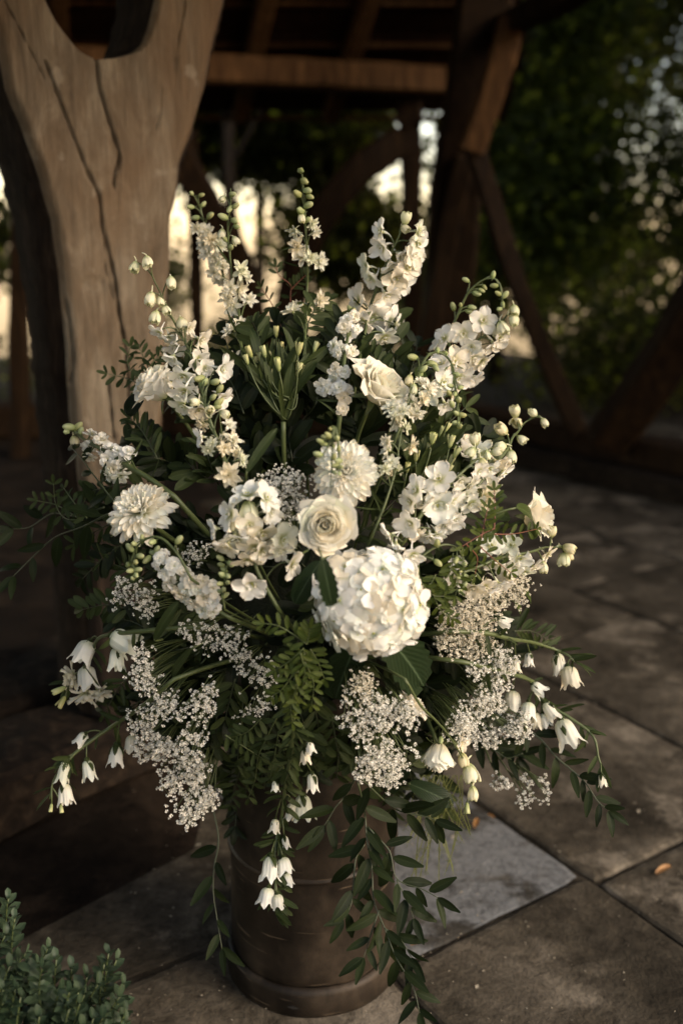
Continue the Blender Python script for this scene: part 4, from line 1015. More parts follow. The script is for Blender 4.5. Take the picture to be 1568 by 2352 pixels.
spike('dense knot of large delphinium florets left of the centre rose',
 [(572, 1140), (575, 1230), (585, 1290), (600, 1330), (640, 1400)],
 [(569, 1141, 'D', 34, (0, -.5)), (608, 1147, 'D', 30, (.4, -.3)), (533, 1183, 'D', 30, (-.6, -.1)), (572, 1176, 'F', 32, (.1, .7)), (550, 1200, 'F', 26, (-.1, .9)), (615, 1178, 'D', 28, (.4, .1)), (500, 1213, 'D', 23, (-.8, .1)), (542, 1228, 'D', 34, (-.1, .7)), (599, 1220, 'D', 34, (.3, .5)), (524, 1250, 'D', 30, (-.4, .8)), (587, 1252, 'D', 34, (0, .7)), (570, 1282, 'D', 30, (-.1, 1)), (600, 1262, 'D', 26, (.6, .5)), (575, 1205, 'D', 26),
  (645, 1237, 'D', 33, (.3, .1)), (640, 1262, 'D', 26, (.4, .8)), (668, 1292, 'D', 30, (.8, .5), 0, .4), (578, 1337, 'D', 36, (.1, .55), 0, .8)], off=.09, stem=6)
spike('dense white stock spike slanting across the left side below the large dahlia',
 [(345, 1262), (370, 1285), (401, 1318), (440, 1355), (480, 1390), (530, 1420)],
 [(338, 1285, 'K', 11), (361, 1262, 'K', 10), (352, 1270, 'K', 9), (367, 1284, 'S', 18), (378, 1272, 'S', 15), (362, 1298, 'S', 13), (401, 1301, 'S', 20), (391, 1328, 'S', 20), (380, 1318, 'S', 16), (424, 1318, 'S', 19), (401, 1346, 'S', 19), (440, 1334, 'S', 20), (414, 1362, 'S', 19), (430, 1352, 'S', 18), (454, 1354, 'S', 21), (465, 1336, 'S', 18), (487, 1352, 'S', 20), (444, 1383, 'S', 20), (470, 1374, 'S', 21), (490, 1387, 'S', 19), (467, 1402, 'S', 18), (487, 1404, 'S', 17), (384, 1345, 'S', 15), (428, 1372, 'S', 17)],
 off=.06, cat='stock stem', name='stock_stem', stem=6)
spike('arched string of green larkspur buds curling down over the left side',
 [(306, 1325), (303, 1291), (313, 1258), (338, 1237), (365, 1234), (391, 1252), (414, 1282), (440, 1330)],
 [(299, 1258, 'K', 11), (308, 1249, 'K', 10), (327, 1237, 'K', 9), (350, 1245, 'K', 11), (322, 1277, 'K', 11), (312, 1291, 'K', 10), (295, 1297, 'K', 10), (318, 1308, 'K', 10), (299, 1311, 'K', 10), (313, 1321, 'K', 9), (305, 1328, 'K', 9), (411, 1240, 'K', 12)], off=.09)
spike('short upright string of tight green buds left of the lone floret',
 [(530, 1272), (520, 1308), (513, 1364), (516, 1400)],
 [(506, 1282, 'K', 10), (508, 1297, 'K', 9), (530, 1295, 'K', 10), (510, 1320, 'K', 10), (523, 1323, 'K', 10), (505, 1341, 'K', 9), (523, 1338, 'K', 10), (513, 1354, 'K', 10), (518, 1367, 'K', 9), (504, 1358, 'K', 8), (514, 1308, 'K', 9)], off=.09, stem=3)
spike('white stock spike pointing up left beyond the large dahlia',
 [(162, 981), (180, 999), (207, 1018), (234, 1032), (300, 1074), (345, 1100), (400, 1140)],
 [(159, 981, 'K', 13), (180, 979, 'K', 12), (153, 992, 'K', 9), (171, 1012, 'F', 13), (186, 990, 'K', 9), (210, 999, 'S', 19), (204, 1022, 'S', 19), (235, 1011, 'S', 18), (207, 1047, 'S', 17, (-.1, .9)), (256, 1032, 'S', 19), (270, 1035, 'S', 14), (297, 1039, 'S', 19), (249, 1053, 'S', 20), (279, 1062, 'S', 21), (262, 1076, 'S', 23), (250, 1090, 'S', 19), (278, 1092, 'S', 22, (.1, .9)), (236, 1040, 'S', 14)],
 off=.0, cat='stock stem', name='stock_stem', foliage=3, stem=7)
spike('wilting spray of tiny green buds hanging in front of the central dahlia',
 [(759, 1119), (761, 1075), (763, 1040), (768, 985), (772, 990), (777, 1025), (779, 1060), (773, 1080)],
 [(753, 1000, 'K', 11), (774, 1007, 'K', 10), (735, 1013, 'K', 9), (744, 1020, 'K', 8), (778, 1031, 'K', 9), (765, 1024, 'K', 8), (730, 1043, 'K', 11), (766, 1049, 'K', 10), (777, 1058, 'K', 10), (782, 1073, 'K', 9), (771, 1070, 'K', 10), (768, 1085, 'K', 9), (779, 1088, 'K', 8), (745, 1005, 'K', 8), (758, 985, 'K', 7)], off=.15, stem=4, tuck=False)
spike('single side-facing floret in the dark gap above the hydrangea',
 [(925, 1245), (900, 1232), (915, 1300)], [(898, 1228, 'D', 24, (-.8, .3), 0, .1), (910, 1246, 'D', 20, (-.1, 1), 0, .1)], off=.06)
spike('pair of florets peeping over the top right of the hydrangea',
 [(975, 1262), (960, 1280), (960, 1330)], [(948, 1270, 'D', 27, (.1, .5)), (930, 1290, 'D', 20, (-.2, .6))], off=.09)

# ---------------- canterbury bells
def bells(label, path, B, off=0.0, leaves=(), n=0, seed=0, buds=(), ruff=()):
    items = [(x, y, 'B', r * 1.0, d, 0, .15) for x, y, r, d in B] + [(x, y, 'A', r, d, 0, .1) for x, y, r, d in buds] + [(x, y, 'E', r, d, 0, .3) for x, y, r, d in ruff]
    # a bell hangs from its neck: shift it back along its axis
    it2 = []
    for x, y, k, r, d, z, fz in items:
        if k == 'B':
            l = math.hypot(*d); x -= d[0] / l * r * 1.25; y -= d[1] / l * r * 1.25
            r = r * RNG.uniform(.74, .92)
        it2.append((x, y, k, r, d, z, fz))
    rt = spike(label, path, it2, off, stem=6, cat='bellflower stem', name='bellflower_stem')
    P = path3(path, off, 26)
    for i in range(n):
        j = RNG.randrange(0, 25); s = P[j]; tg = (P[max(0, j - 1)] - P[j + 1]).normalized()
        side = tg.cross(-FWD).normalized() * RNG.choice((-1, 1))
        d = (tg * RNG.uniform(.1, 1) + side * RNG.uniform(.2, 1) + Vector((0, -RNG.random() * .4, RNG.uniform(-.5, .2)))).normalized()
        put('leaf', RNG.choice(LEAF['mid']), rt, frame_y(s, d, -FWD + Vector((0, 0, .6)), px(RNG.uniform(32, 62), s), RNG.uniform(-.9, .9)))
    return rt
bells('bellflower stem reaching far left, two broad bells and a double ruffled bloom',
 [(143, 1585), (170, 1565), (206, 1516), (223, 1470), (259, 1457), (325, 1450), (378, 1445), (450, 1440)],
 [(287, 1474, 27, (.7, .35)), (269, 1519, 26, (-.05, 1)), (196, 1497, 21, (-.4, .9)), (203, 1560, 24, (.15, 1))],
 off=.03, n=14, buds=[(137, 1585, 15, (-.8, .4)), (143, 1612, 13, (-.5, .9))], ruff=[(172, 1549, 30, (-.5, .2)), (198, 1590, 36, (0, .7)), (226, 1587, 30, (.5, .8)), (160, 1565, 20, (-.6, .1))])
bells('bellflower stem arching down at lower left with paired white bells',
 [(115, 1835), (125, 1789), (154, 1752), (174, 1729), (217, 1696), (260, 1667), (330, 1620), (400, 1560)],
 [(187, 1700, 15, (-.5, .8)), (148, 1774, 22, (-.2, 1)), (153, 1828, 23, (.15, 1)), (204, 1768, 18, (.2, 1)), (268, 1735, 20, (0, 1)), (303, 1710, 17, (0, 1))],
 off=.05, n=13, buds=[(118, 1855, 9, (-.1, 1)), (141, 1857, 9, (.1, 1))])
bells('long bellflower stem trailing straight down over the churn',
 [(632, 2094), (632, 2028), (632, 1945), (646, 1880), (656, 1800), (668, 1731), (675, 1660), (680, 1560)],
 [(713, 1718, 14, (.2, 1)), (702, 1741, 18, (.1, 1)), (717, 1800, 19, (.05, 1)), (696, 1853, 22, (.05, 1)), (669, 1862, 14, (-.1, 1)), (632, 1807, 11, (0, 1)), (656, 1936, 13, (.2, 1)), (631, 1896, 12, (-.1, 1)), (621, 1992, 21, (-.05, 1)), (654, 1990, 17, (.2, 1)), (661, 2022, 13, (.3, 1)), (612, 2061, 18, (-.2, 1)), (638, 2069, 12, (.1, 1))],
 off=.10, n=95)
bells('bellflower stem stretching right with one long closed bell hanging at its end',
 [(1383, 1768), (1373, 1739), (1360, 1689), (1304, 1646), (1247, 1610), (1224, 1567), (1158, 1544), (1060, 1520)],
 [(1236, 1583, 15, (.5, .4)), (1175, 1609, 18, (0, 1)), (1211, 1634, 17, (-.1, 1)), (1230, 1658, 18, (.05, 1)), (1262, 1632, 18, (.5, .8)), (1251, 1656, 15, (.3, 1)), (1299, 1681, 25, (.3, .8)), (1382, 1795, 14, (.1, 1)), (1196, 1652, 14, (-.2, 1))],
 off=.06, n=22)
bells('shorter bellflower stem above it ending in two drooping bells',
 [(1318, 1520), (1304, 1505), (1271, 1491), (1221, 1475), (1172, 1468), (1119, 1455), (1040, 1450)],
 [(1213, 1517, 15, (-.05, 1)), (1283, 1526, 21, (.15, 1)), (1307, 1555, 20, (.2, 1)), (1183, 1531, 14, (0, 1)), (1158, 1430, 13, (.8, .4))],
 off=.04, n=15)

# ---------------- alstroemeria
def alstro(label, hub, down, buds, off, nleaf, big=14):
    h = S(*hub, off); root = empty('alstroemeria_stem', h.copy(), label, 'alstroemeria stem')
    mb = MB(); dn = S(*down, off - .12); h = h + Vector((0, .03, 0))
    tube(mb, [rel(root, p) for p in bez(h, (h + dn) / 2 + Vector((0, -.03, 0)), dn, 8)], px(6, h), 0, 6)
    for (x, y, r) in buds:
        q = S(x, y, off + RNG.uniform(-.05, .05)); d = ((q - h).normalized() + Vector((0, 0, .5)) + Vector((RNG.uniform(-.2, .2), 0, 0))).normalized()
        R = px(r, q)
        put('bud', RNG.choice(PROTO['A']), root, frame(q, d, R))
        tube(mb, [rel(root, p) for p in bez(h + Vector((RNG.uniform(-.012, .012), 0, RNG.uniform(0, .04))), (h + q) / 2 + Vector((RNG.uniform(-.02, .02), RNG.uniform(-.03, 0), RNG.uniform(-.03, 0))), q - d * R * 1.0, 8)], px(1.7, q), 0, 5)
    for i in range(nleaf):
        a = RNG.uniform(0, 2 * math.pi); t = RNG.uniform(0, 1)
        tgt = S(*RNG.choice(buds)[:2], off); s = h.lerp(tgt, RNG.uniform(0, .75))
        d = ((tgt - h).normalized() + Vector((math.cos(a), math.sin(a) * .7, RNG.uniform(-.2, .5))) * .75).normalized()
        put('leaf', RNG.choice(LEAF['mid' if RNG.random() < .75 else 'thin']), root, frame_y(s, d, -FWD, px(RNG.uniform(60, 115), s), RNG.uniform(-1, 1)))
    put('stem', mb.mesh('alstroemeria_stalks', [M['stem']]), root, Matrix.Translation(root.location))
alstro('fan of green-white alstroemeria buds above a bare stem at top centre', (648, 977), (655, 1120),
 [(573, 808, 13), (606, 808, 13), (588, 833, 13), (634, 762, 12), (620, 822, 14), (638, 837, 15), (627, 862, 15), (645, 801, 14), (687, 801, 14), (724, 797, 12), (667, 826, 12), (685, 851, 17), (566, 826, 11), (650, 850, 14), (612, 845, 15), (676, 835, 12), (599, 822, 12)], -.01, 80)
alstro('second alstroemeria head half hidden behind the right-hand delphiniums', (935, 1170), (900, 1300),
 [(993, 1008, 14), (1014, 993, 13), (1035, 1014, 14), (984, 1032, 13), (1026, 981, 11), (956, 1047, 13), (1035, 1059, 14), (935, 1074, 12), (1005, 1040, 13), (1018, 1030, 12), (970, 1020, 12), (1048, 1040, 13), (1030, 1078, 12), (990, 1065, 13)], .0, 60)

# ---------------- roses
def rose_mesh(seed, n0, R0, R1, H0, H1, wid, curl, ruf, mat, base_ang=0):
    """one petal wrapped on a cup; returned mesh in unit scale, axis +Z"""
    r = random.Random(seed); mb = MB(); nu, nv = 8, 8; V = []; F = []; U = []
    for j in range(nv + 1):
        v = j / nv
        for i in range(nu + 1):
            u = -1 + 2 * i / nu
            edge = math.sqrt(max(0, 1 - (abs(u) ** 2.6) * (.15 + .85 * v ** 1.2) * .75))
            h = H1 * v * (.55 + .45 * edge) + ruf * .05 * math.sin(5 * u + seed) * v * v
            rr = R0 + (R1 - R0) * (math.sin(v * math.pi / 2) ** .8) + curl * max(0, v - .55) ** 1.6 * 2.2 * (1 + .5 * abs(u) + ruf * math.sin(7 * u + seed * 2)) 
            h -= curl * max(0, v - .72) ** 1.5 * 1.6
            a = base_ang + u * wid * (.35 + .65 * math.sin(min(1, v * 1.15) * math.pi / 2)) * (1 - .15 * v)
            rr *= 1 + .05 * u
            V.append(Vector((rr * math.cos(a), rr * math.sin(a), h + H0))); U.append((i / nu, v))
    for j in range(nv):
        for i in range(nu):
            b = j * (nu + 1) + i; F.append((b, b + 1, b + nu + 2, b + nu + 1))
    mb.add(V, F, 0, U)
    return mb.mesh('rose_petal', [mat])
def rose(label, x, y, r, face, off=0.0, hs=1.0, cs=1.0, openness=1.0, n=34, mat='cream', tight=0.0, fz=.8, seed=0, ruf=.25, leaf=None, cat='rose', name='rose'):
    c = S(x, y, off); R = px(r, c); d = screen(*face, fz)
    root = empty(name, c.copy(), label, cat)
    rr = random.Random(seed)
    Mx = frame(c - d * R * .4 * hs, d, R, roll=rr.uniform(0, 6))
    for i in range(n):
        t = i / (n - 1)
        rad_ = .06 + (.90 - .06) * t ** 1.05 * openness
        me = rose_mesh(seed * 50 + i, n, .04 + .22 * t, rad_, -.12 * t, (.86 - .36 * t ** 1.6 * (2 - hs)) * hs, (1.25 - .35 * t) * rr.uniform(.9, 1.1), (.05 + .42 * t ** 1.5 * rr.uniform(.7, 1.2)) * cs, ruf + .5 * t * rr.random(), M[mat])
        tl = Matrix.Rotation(rr.uniform(-.08, .08), 4, 'X') @ Matrix.Rotation(rr.uniform(-.08, .08), 4, 'Y')
        put('petal', me, root, Mx @ RZ(i * 2.399963) @ tl)
    hb = MB(); ellipsoid(hb, (0, 0, .36), .17, .36, 0, 9, 6, ridges=3, rd=.15); put('heart', hb.mesh('rose_heart', [M[mat]]), root, Mx)
    mb = MB(); b = c - d * R * .4; heart = Vector((b.x * .4, .02, .66 + (b.z - .66) * .3))
    tube(mb, [rel(root, p) for p in bez(b, b - d * .06 + (heart - b) * .2, heart, 9)], px(5, c), 0, 6)
    for k in range(5):
        a = k * 1.2566
        petal(mb, Matrix.Translation(-root.location) @ Mx @ TR(0, 0, -.08) @ RZ(a), .75, .26, .1, -.9, nu=2, nv=4, k=1.6, base=.9)
    put('stem', mb.mesh('rose_stem', [M['stem']]), root, Matrix.Translation(root.location))
    return root
rose('open cream rose facing the viewer just above the hydrangea', 748, 1206, 75, (0, .05), off=.13, n=46, seed=3, openness=.82, fz=1.2, hs=1.25, cs=.6, ruf=.08)
rose('large creamy rose seen side-on at the top, right of the stock', 878, 886, 68, (.5, -.5), off=.03, n=34, seed=5, fz=.55, openness=.92, hs=1.35)
rose('plump white rose tilted up left in front of the forked post', 352, 884, 58, (-.55, -.45), off=.02, n=30, seed=7, fz=.35, mat='white', openness=.8, hs=1.5)
rose('loose white garden rose half hidden by a round green leaf at far right', 1240, 1188, 56, (.75, -.1), off=-.04, n=16, seed=9, fz=.35, ruf=.4, openness=.9, hs=1.3)
rose('soft white bloom blurred behind the round cream buds', 1072, 1022, 42, (.2, -.6), off=-.08, n=18, seed=12, mat='white', hs=1.3, fz=.4)
rose('frilled lisianthus hanging face down over the churn, blue-white on top', 1006, 1742, 46, (-.1, 1), off=.17, n=34, seed=15, fz=.3, ruf=1.2, openness=.80, hs=1.5, cs=.22, cat='lisianthus', name='lisianthus')
rose('ruffled white lisianthus turned away among the baby\'s breath', 955, 1618, 34, (.6, -.6), off=.05, n=18, seed=18, fz=.1, ruf=1.6, mat='white', cat='lisianthus', name='lisianthus')
spike('bundle of lisianthus stalks bending down to plump pale buds beside the hanging bloom',
 [(1072, 1862), (1082, 1810), (1066, 1750), (1030, 1690), (1000, 1655), (965, 1620), (930, 1560)],
 [(1063, 1745, 'F', 17, (.2, 1)), (1079, 1775, 'F', 23, (.2, 1)), (1085, 1822, 'F', 18, (-.1, 1)), (1072, 1856, 'A', 11, (0, 1)), (1052, 1708, 'D', 20, (.5, .2)), (1012, 1700, 'K', 8, (0, 1))],
 off=.15, stem=3.5, cat='lisianthus stem', name='lisianthus_spray')

# ---------------- dahlias
DP = []
for i in range(5):
    mb = MB(); petal(mb, Matrix.Identity(4), 1, .40, .12, -.42 + .16 * i, nu=4, nv=7, cup=.34, ruf=.015, k=3.2, base=.45, ph=i); DP.append(mb.mesh('dahlia_petal', [M['white']]))
def dahlia(label, x, y, r, face, off, fz, n=120, seed=1, droop=None):
    c = S(x, y, off); R = px(r, c); d = screen(*face, fz); rr = random.Random(seed)
    root = empty('dahlia', c.copy(), label, 'dahlia'); Mx = frame(c - d * R * .25, d, R, roll=seed)
    for i in range(n):
        t = i / (n - 1)
        el = rad(86 - 110 * t ** .85) + rr.uniform(-.1, .1); L = .22 + .60 * t ** .6 + rr.uniform(-.04, .04)
        p = Vector((0, .05 + .20 * t, .26 * (1 - t ** 1.5)))
        sc = Matrix.Diagonal((L * (1.0 + .15 * t), L, L, 1))
        m = Mx @ RZ(i * 2.399963 + rr.uniform(-.08, .08)) @ Matrix.Translation(p) @ Matrix.Rotation(el, 4, 'X') @ sc
        put('petal', DP[rr.randrange(5)], root, m)
    mb = MB(); b = c - d * R * .2; heart = Vector((b.x * .4, .02, .66 + (b.z - .66) * .3))
    tube(mb, [rel(root, p) for p in bez(b, b - d * .08, heart, 9)], px(6, c), 0, 6)
    put('stem', mb.mesh('dahlia_stem', [M['stem']]), root, Matrix.Translation(root.location))
dahlia('white dahlia in the middle behind a hanging spray of green buds', 795, 1082, 78, (.05, -.15), .09, 1.0, 125, 2)
dahlia('larger white dahlia on the left tilted to the upper left', 318, 1168, 82, (-.25, -.55), .05, .75, 125, 5)

# ---------------- hydrangea
HF = []
for i in range(6):
    mb = MB(); r = random.Random(i)
    for k in range(4):
        petal(mb, RZ(k * math.pi / 2 + r.uniform(-.15, .15)) @ TR(0, .03, .03 * (k % 2)), r.uniform(.9, 1.08), r.uniform(1.0, 1.2), .05 + r.uniform(-.1, .25), r.uniform(-.75, .25), nu=5, nv=6, cup=r.uniform(-.06, .12), ruf=.035, k=7, base=.3, ph=r.uniform(0, 6))
    ellipsoid(mb, (0, 0, .06), .09, .09, 1, 6, 4); HF.append(mb.mesh('hydrangea_floret', [M['hyd'], M['eye']]))
c = S(848, 1383, .10); R = px(141, c); root = empty('hydrangea', c.copy(), 'big round white mophead hydrangea at the centre of the arrangement', 'hydrangea')
nh = 210; rr = random.Random(4)
for i in range(nh):
    z = 1 - 2 * (i + .5) / nh; a = i * 2.399963 + rr.uniform(-.25, .25)
    s_ = math.sqrt(1 - z * z); dv = Vector((s_ * math.cos(a), s_ * math.sin(a), z))
    w = Vector((dv.x, dv.z, dv.y))
    w.z *= .95
    if w.y > .55: continue
    p = c + Vector((w.x * 1.0, w.y * .8, w.z)) * R * (.80 + rr.uniform(-.08, .06))
    dd = (w + Vector((rr.uniform(-.38, .38), rr.uniform(-.38, .38), rr.uniform(-.38, .38)))).normalized()
    put('floret', HF[rr.randrange(6)], root, frame(p, dd, R * rr.uniform(.22, .32)))
mb = MB(); ellipsoid(mb, (0, 0, 0), R * .66, R * .64, 0, 18, 12); tube(mb, [Vector((0, .02, -.02)), Vector((-.02, .12, -.12))], px(8, c), 1, 6)
put('flower_head', mb.mesh('hydrangea_core', [M['hyd'], M['stem']]), root, Matrix.Translation(c))

# ---------------- baby's breath
def puff_template():
    V = []; F = []
    r = random.Random(3)
    for k in range(9):
        a = k * 2.4; e = r.uniform(-.1, 1.1)
        d = Vector((math.cos(a) * math.cos(e), math.sin(a) * math.cos(e), math.sin(e))); s = d.orthogonal().normalized()
        s = Matrix.Rotation(r.uniform(0, 3), 3, d) @ s
        b = len(V); V += [d * .15, d * .75 + s * .42, d * 1.05, d * .75 - s * .42]; F.append((b, b + 1, b + 2, b + 3))
    return np.array([tuple(v) for v in V]), np.array(F)
PV, PF = puff_template()
def gyp(label, blobs, off=0.0, mat='gyp', size=5.0, origin=None, seed=0):
    size *= .86; blobs = [(a, b, c_, d_, int(n * 1.15)) for a, b, c_, d_, n in blobs]
    """blobs: (x, y, rx, ry, n)"""
    r = random.Random(seed + 77); pts = []
    heart = S(*origin, off - .12) if origin else None
    root = None; mb = MB(); VV = []; FF = []; nb = 0
    for (x, y, rx, ry, n) in blobs:
        c = S(x, y, off)
        if root is None:
            root = empty('babys_breath', c.copy(), label, "baby's breath")
            if heart is None: heart = Vector((c.x * .4, .0, .66 + (c.z - .66) * .35))
        hub = c.lerp(heart, .35) + Vector((0, .01, 0)); tube(mb, [rel(root, p) for p in bez(heart, (heart + hub) / 2 + Vector((0, -.02, .02)), hub, 6)], px(2.2, c), 0, 5)
        ns = max(4, n // 6); subs = []
        for k in range(ns):
            a = r.uniform(0, 6.28); q = math.sqrt(r.random()) * .85
            e = S(x + rx * q * math.cos(a), y + ry * q * math.sin(a), off + r.uniform(-.02, .01)); subs.append(e)
            tube(mb, [rel(root, p) for p in bez(hub, (hub + e) / 2 + Vector((r.uniform(-.01, .01), 0, .01)), e + Vector((0, .012, -.004)), 4)], px(1.2, c), 0, 4)
        for k in range(n):
            e = r.choice(subs); sp = .36 * min(rx, ry) + 11
            a = r.uniform(0, 6.28); q = r.random() ** .5 * sp
            dpt = Vector((math.cos(a) * px(q, e), r.uniform(-.022, .016), math.sin(a) * px(q, e)))
            p = e + dpt
            if k % 2 == 0: tube(mb, [rel(root, e + Vector((0, .012, -.004))), rel(root, p)], px(.8, c), 0, 3, cap=False)
            d = (dpt * 30 + Vector((0, -.8, .5)) + Vector((r.uniform(-.5, .5), r.uniform(-.5, .5), r.uniform(-.5, .5)))).normalized()
            Mx = np.array(frame(rel(root, p), d, px(size, p) * r.uniform(.7, 1.25), roll=r.uniform(0, 6)))
            VV.append(PV @ Mx[:3, :3].T + Mx[:3, 3]); FF.append(PF + nb); nb += len(PV)
    o = put('tiny_blossoms', np_mesh('tiny_blossoms', np.vstack(VV), np.vstack(FF), [M[mat]]), root, Matrix.Translation(root.location)); o['kind'] = 'stuff'
    put('stem', mb.mesh('wiry_stems', [M['stem']]), root, Matrix.Translation(root.location))
gyp("tight cushion of baby's breath left of the central dahlia", [(655, 1105, 62, 25, 120), (665, 1140, 50, 35, 130), (690, 1160, 25, 25, 50), (620, 1105, 25, 20, 30), (660, 1180, 20, 25, 30)], .03, seed=1, origin=(680, 1250))
gyp("dim baby's breath in shade left of the slanting stock", [(280, 1350, 28, 35, 70), (335, 1370, 30, 32, 80), (345, 1400, 15, 14, 20)], -.02, seed=2)
gyp("loose baby's breath below the slanting stock", [(450, 1440, 60, 22, 60), (490, 1470, 50, 30, 55), (540, 1450, 25, 30, 30), (530, 1500, 30, 25, 30)], .03, seed=3)
gyp("baby's breath chain running down from the two broad bells", [(335, 1510, 22, 35, 45), (320, 1545, 24, 20, 45), (350, 1570, 30, 30, 50), (375, 1600, 25, 22, 40)], .06, seed=4, size=5.5)
gyp("scattered large-headed baby's breath at left of the churn", [(330, 1640, 40, 30, 40), (375, 1625, 35, 25, 40), (345, 1665, 35, 28, 50), (440, 1640, 35, 50, 60), (470, 1600, 30, 40, 45), (450, 1690, 40, 15, 40)], .07, seed=5, size=6)
gyp("brightest mass of baby's breath hanging lower left of the churn", [(345, 1715, 50, 24, 95), (410, 1735, 52, 24, 95), (445, 1775, 45, 24, 80), (395, 1800, 55, 24, 55), (465, 1820, 52, 26, 85), (425, 1855, 50, 22, 55), (420, 1878, 45, 14, 28)], .09, seed=6, size=6.5)
gyp("pale baby's breath right of the middle fronds", [(900, 1650, 55, 32, 150), (850, 1680, 45, 26, 70), (815, 1630, 30, 40, 45), (870, 1620, 35, 18, 45), (930, 1620, 30, 22, 50)], .12, seed=7, size=5.8)
gyp("drooping cushion of baby's breath above the ruscus trail", [(900, 1735, 50, 30, 130), (850, 1755, 42, 28, 100), (880, 1785, 50, 18, 90)], .13, seed=8, size=5.8)
gyp("small brownish baby's breath tucked under the hydrangea", [(825, 1570, 45, 18, 90), (830, 1590, 30, 15, 40)], .08, 'gyptan', seed=9)
gyp("wide tan mass of baby's breath right of the hydrangea", [(1060, 1400, 50, 30, 170), (1110, 1390, 40, 30, 140), (1050, 1440, 50, 32, 190), (1100, 1440, 40, 38, 160), (1160, 1370, 50, 22, 130), (1200, 1345, 28, 20, 70), (1060, 1490, 45, 22, 120), (1120, 1480, 25, 22, 50), (1010, 1470, 12, 40, 50)], .02, 'gyptan', seed=10)
gyp("cream baby's breath falling below the tan mass", [(1150, 1520, 35, 28, 80), (1100, 1535, 40, 20, 70), (1140, 1570, 30, 25, 90), (1120, 1610, 45, 20, 110), (1075, 1630, 35, 25, 80), (1150, 1620, 30, 22, 70), (1165, 1500, 22, 15, 25)], .06, seed=11)
gyp("lowest ridge of cream baby's breath on the right", [(1060, 1680, 35, 22, 90), (1110, 1690, 45, 20, 110), (1160, 1680, 45, 20, 110), (1195, 1655, 18, 22, 45), (1070, 1650, 30, 18, 50), (1050, 1660, 25, 18, 40)], .09, seed=12)
gyp("two stray tufts of baby's breath hanging free over the paving", [(1150, 1798, 32, 16, 34), (1228, 1800, 28, 14, 26), (1215, 1830, 28, 14, 26), (1250, 1815, 12, 12, 12)], .02, seed=13, size=5.5, origin=(1090, 1690))
gyp("faint baby's breath deep in shade right of the bud arch", [(455, 1265, 40, 25, 40), (440, 1285, 20, 15, 15)], -.03, seed=14)
gyp("faint baby's breath in the shaded centre left", [(600, 1560, 45, 40, 70), (560, 1520, 30, 30, 40), (575, 1640, 30, 25, 30), (620, 1610, 25, 20, 25)], -.0, seed=15)

# ---------------- named greenery
def R_(label, path, n=9, size=46, off=.1, **k):
    size *= 1.38
    return frond(label, path, 'ruscus', size, n, off, cat='ruscus trail', name='ruscus_trail', pair=False, smat='stemd', sw=2.6, droop=.15, angle=.8, jit=.6, **k)
rt = R_('longest ruscus trail hanging down the right side of the churn to the floor', [(821, 1797), (837, 1863), (842, 1929), (854, 1995), (858, 2067), (883, 2132), (908, 2197), (948, 2267), (963, 2327)], 22, 50, .17)
for b in ([(844, 1899), (887, 1945), (898, 1967), (912, 2020), (968, 2042), (1005, 2062)], [(837, 1939), (817, 1972), (811, 2038), (805, 2080), (788, 2114)], [(910, 2022), (930, 2060), (950, 2110)], [(870, 2090), (850, 2150), (835, 2200)], [(883, 2132), (920, 2160), (945, 2200)]):
    frond('', b, 'ruscus', 66, 9 if len(b) > 4 else 5, .17, pair=False, smat='stemd', rootp=rt, droop=.15, jit=.5)
R_('ruscus branch spreading right under the round leaf by the hanging lisianthus', [(830, 1790), (896, 1850), (930, 1866), (975, 1875), (1000, 1884)], 9, 52, .15)
R_('small three-leaved ruscus tip lying over the churn front', [(814, 1790), (795, 1825), (771, 1853), (755, 1880), (745, 1896)], 5, 56, .15)
R_('ruscus trail drooping off to the far right above the paving', [(1180, 1650), (1238, 1696), (1277, 1739), (1323, 1778), (1345, 1800), (1373, 1842), (1398, 1862)], 15, 42, .06)
R_('short ruscus trail in shade beneath the lowest ridge of baby\'s breath', [(1090, 1690), (1130, 1720), (1165, 1740), (1200, 1730)], 7, 46, .0)
R_('thin ruscus trail hanging in the dark left of the churn', [(487, 1847), (502, 1927), (492, 1992), (490, 2050), (500, 2120), (510, 2180)], 8, 46, .02, start=.25)
R_('ruscus sprig rising through the upper left stock spike', [(270, 1160), (245, 1130), (215, 1090), (185, 1050), (168, 1032)], 7, 44, .02)
R_('long dark ruscus sprig reaching out to the left picture edge', [(250, 1180), (190, 1210), (126, 1235), (70, 1285), (30, 1325)], 8, 50, .0)
R_('second dark sprig crossing it near the left edge', [(240, 1165), (180, 1185), (120, 1180), (70, 1210), (30, 1215)], 8, 48, -.03)
def Pi(label, fr, off=.1, kind='pist', size=26, smat='stem', red=None):
    rt = frond(label, fr[0], kind, size, 6, off, cat='pistacia sprig', name='pistacia_sprig', smat=smat, sw=2.0, angle=.95, jit=.25)
    for f in fr[1:]: frond('', f, kind, size, 6, off, rootp=rt, smat=smat, sw=1.8, angle=.95, jit=.25)
    return rt
Pi('bright green pistacia spray fanning left just below the hydrangea', [[(706, 1480), (670, 1455), (637, 1437), (606, 1432)], [(696, 1490), (665, 1518), (632, 1540)], [(697, 1488), (700, 1520), (696, 1560)], [(706, 1478), (709, 1460), (712, 1443)], [(712, 1490), (730, 1520), (745, 1560)], [(700, 1500), (670, 1550), (650, 1590)]], .12, size=31)
Pi('yellow-green pistacia tuft hanging over the trailing bellflower', [[(690, 1500), (700, 1550), (685, 1610)], [(680, 1540), (650, 1580), (625, 1600)], [(700, 1520), (720, 1570), (715, 1620)], [(685, 1570), (668, 1620), (672, 1660)]], .13, size=27)
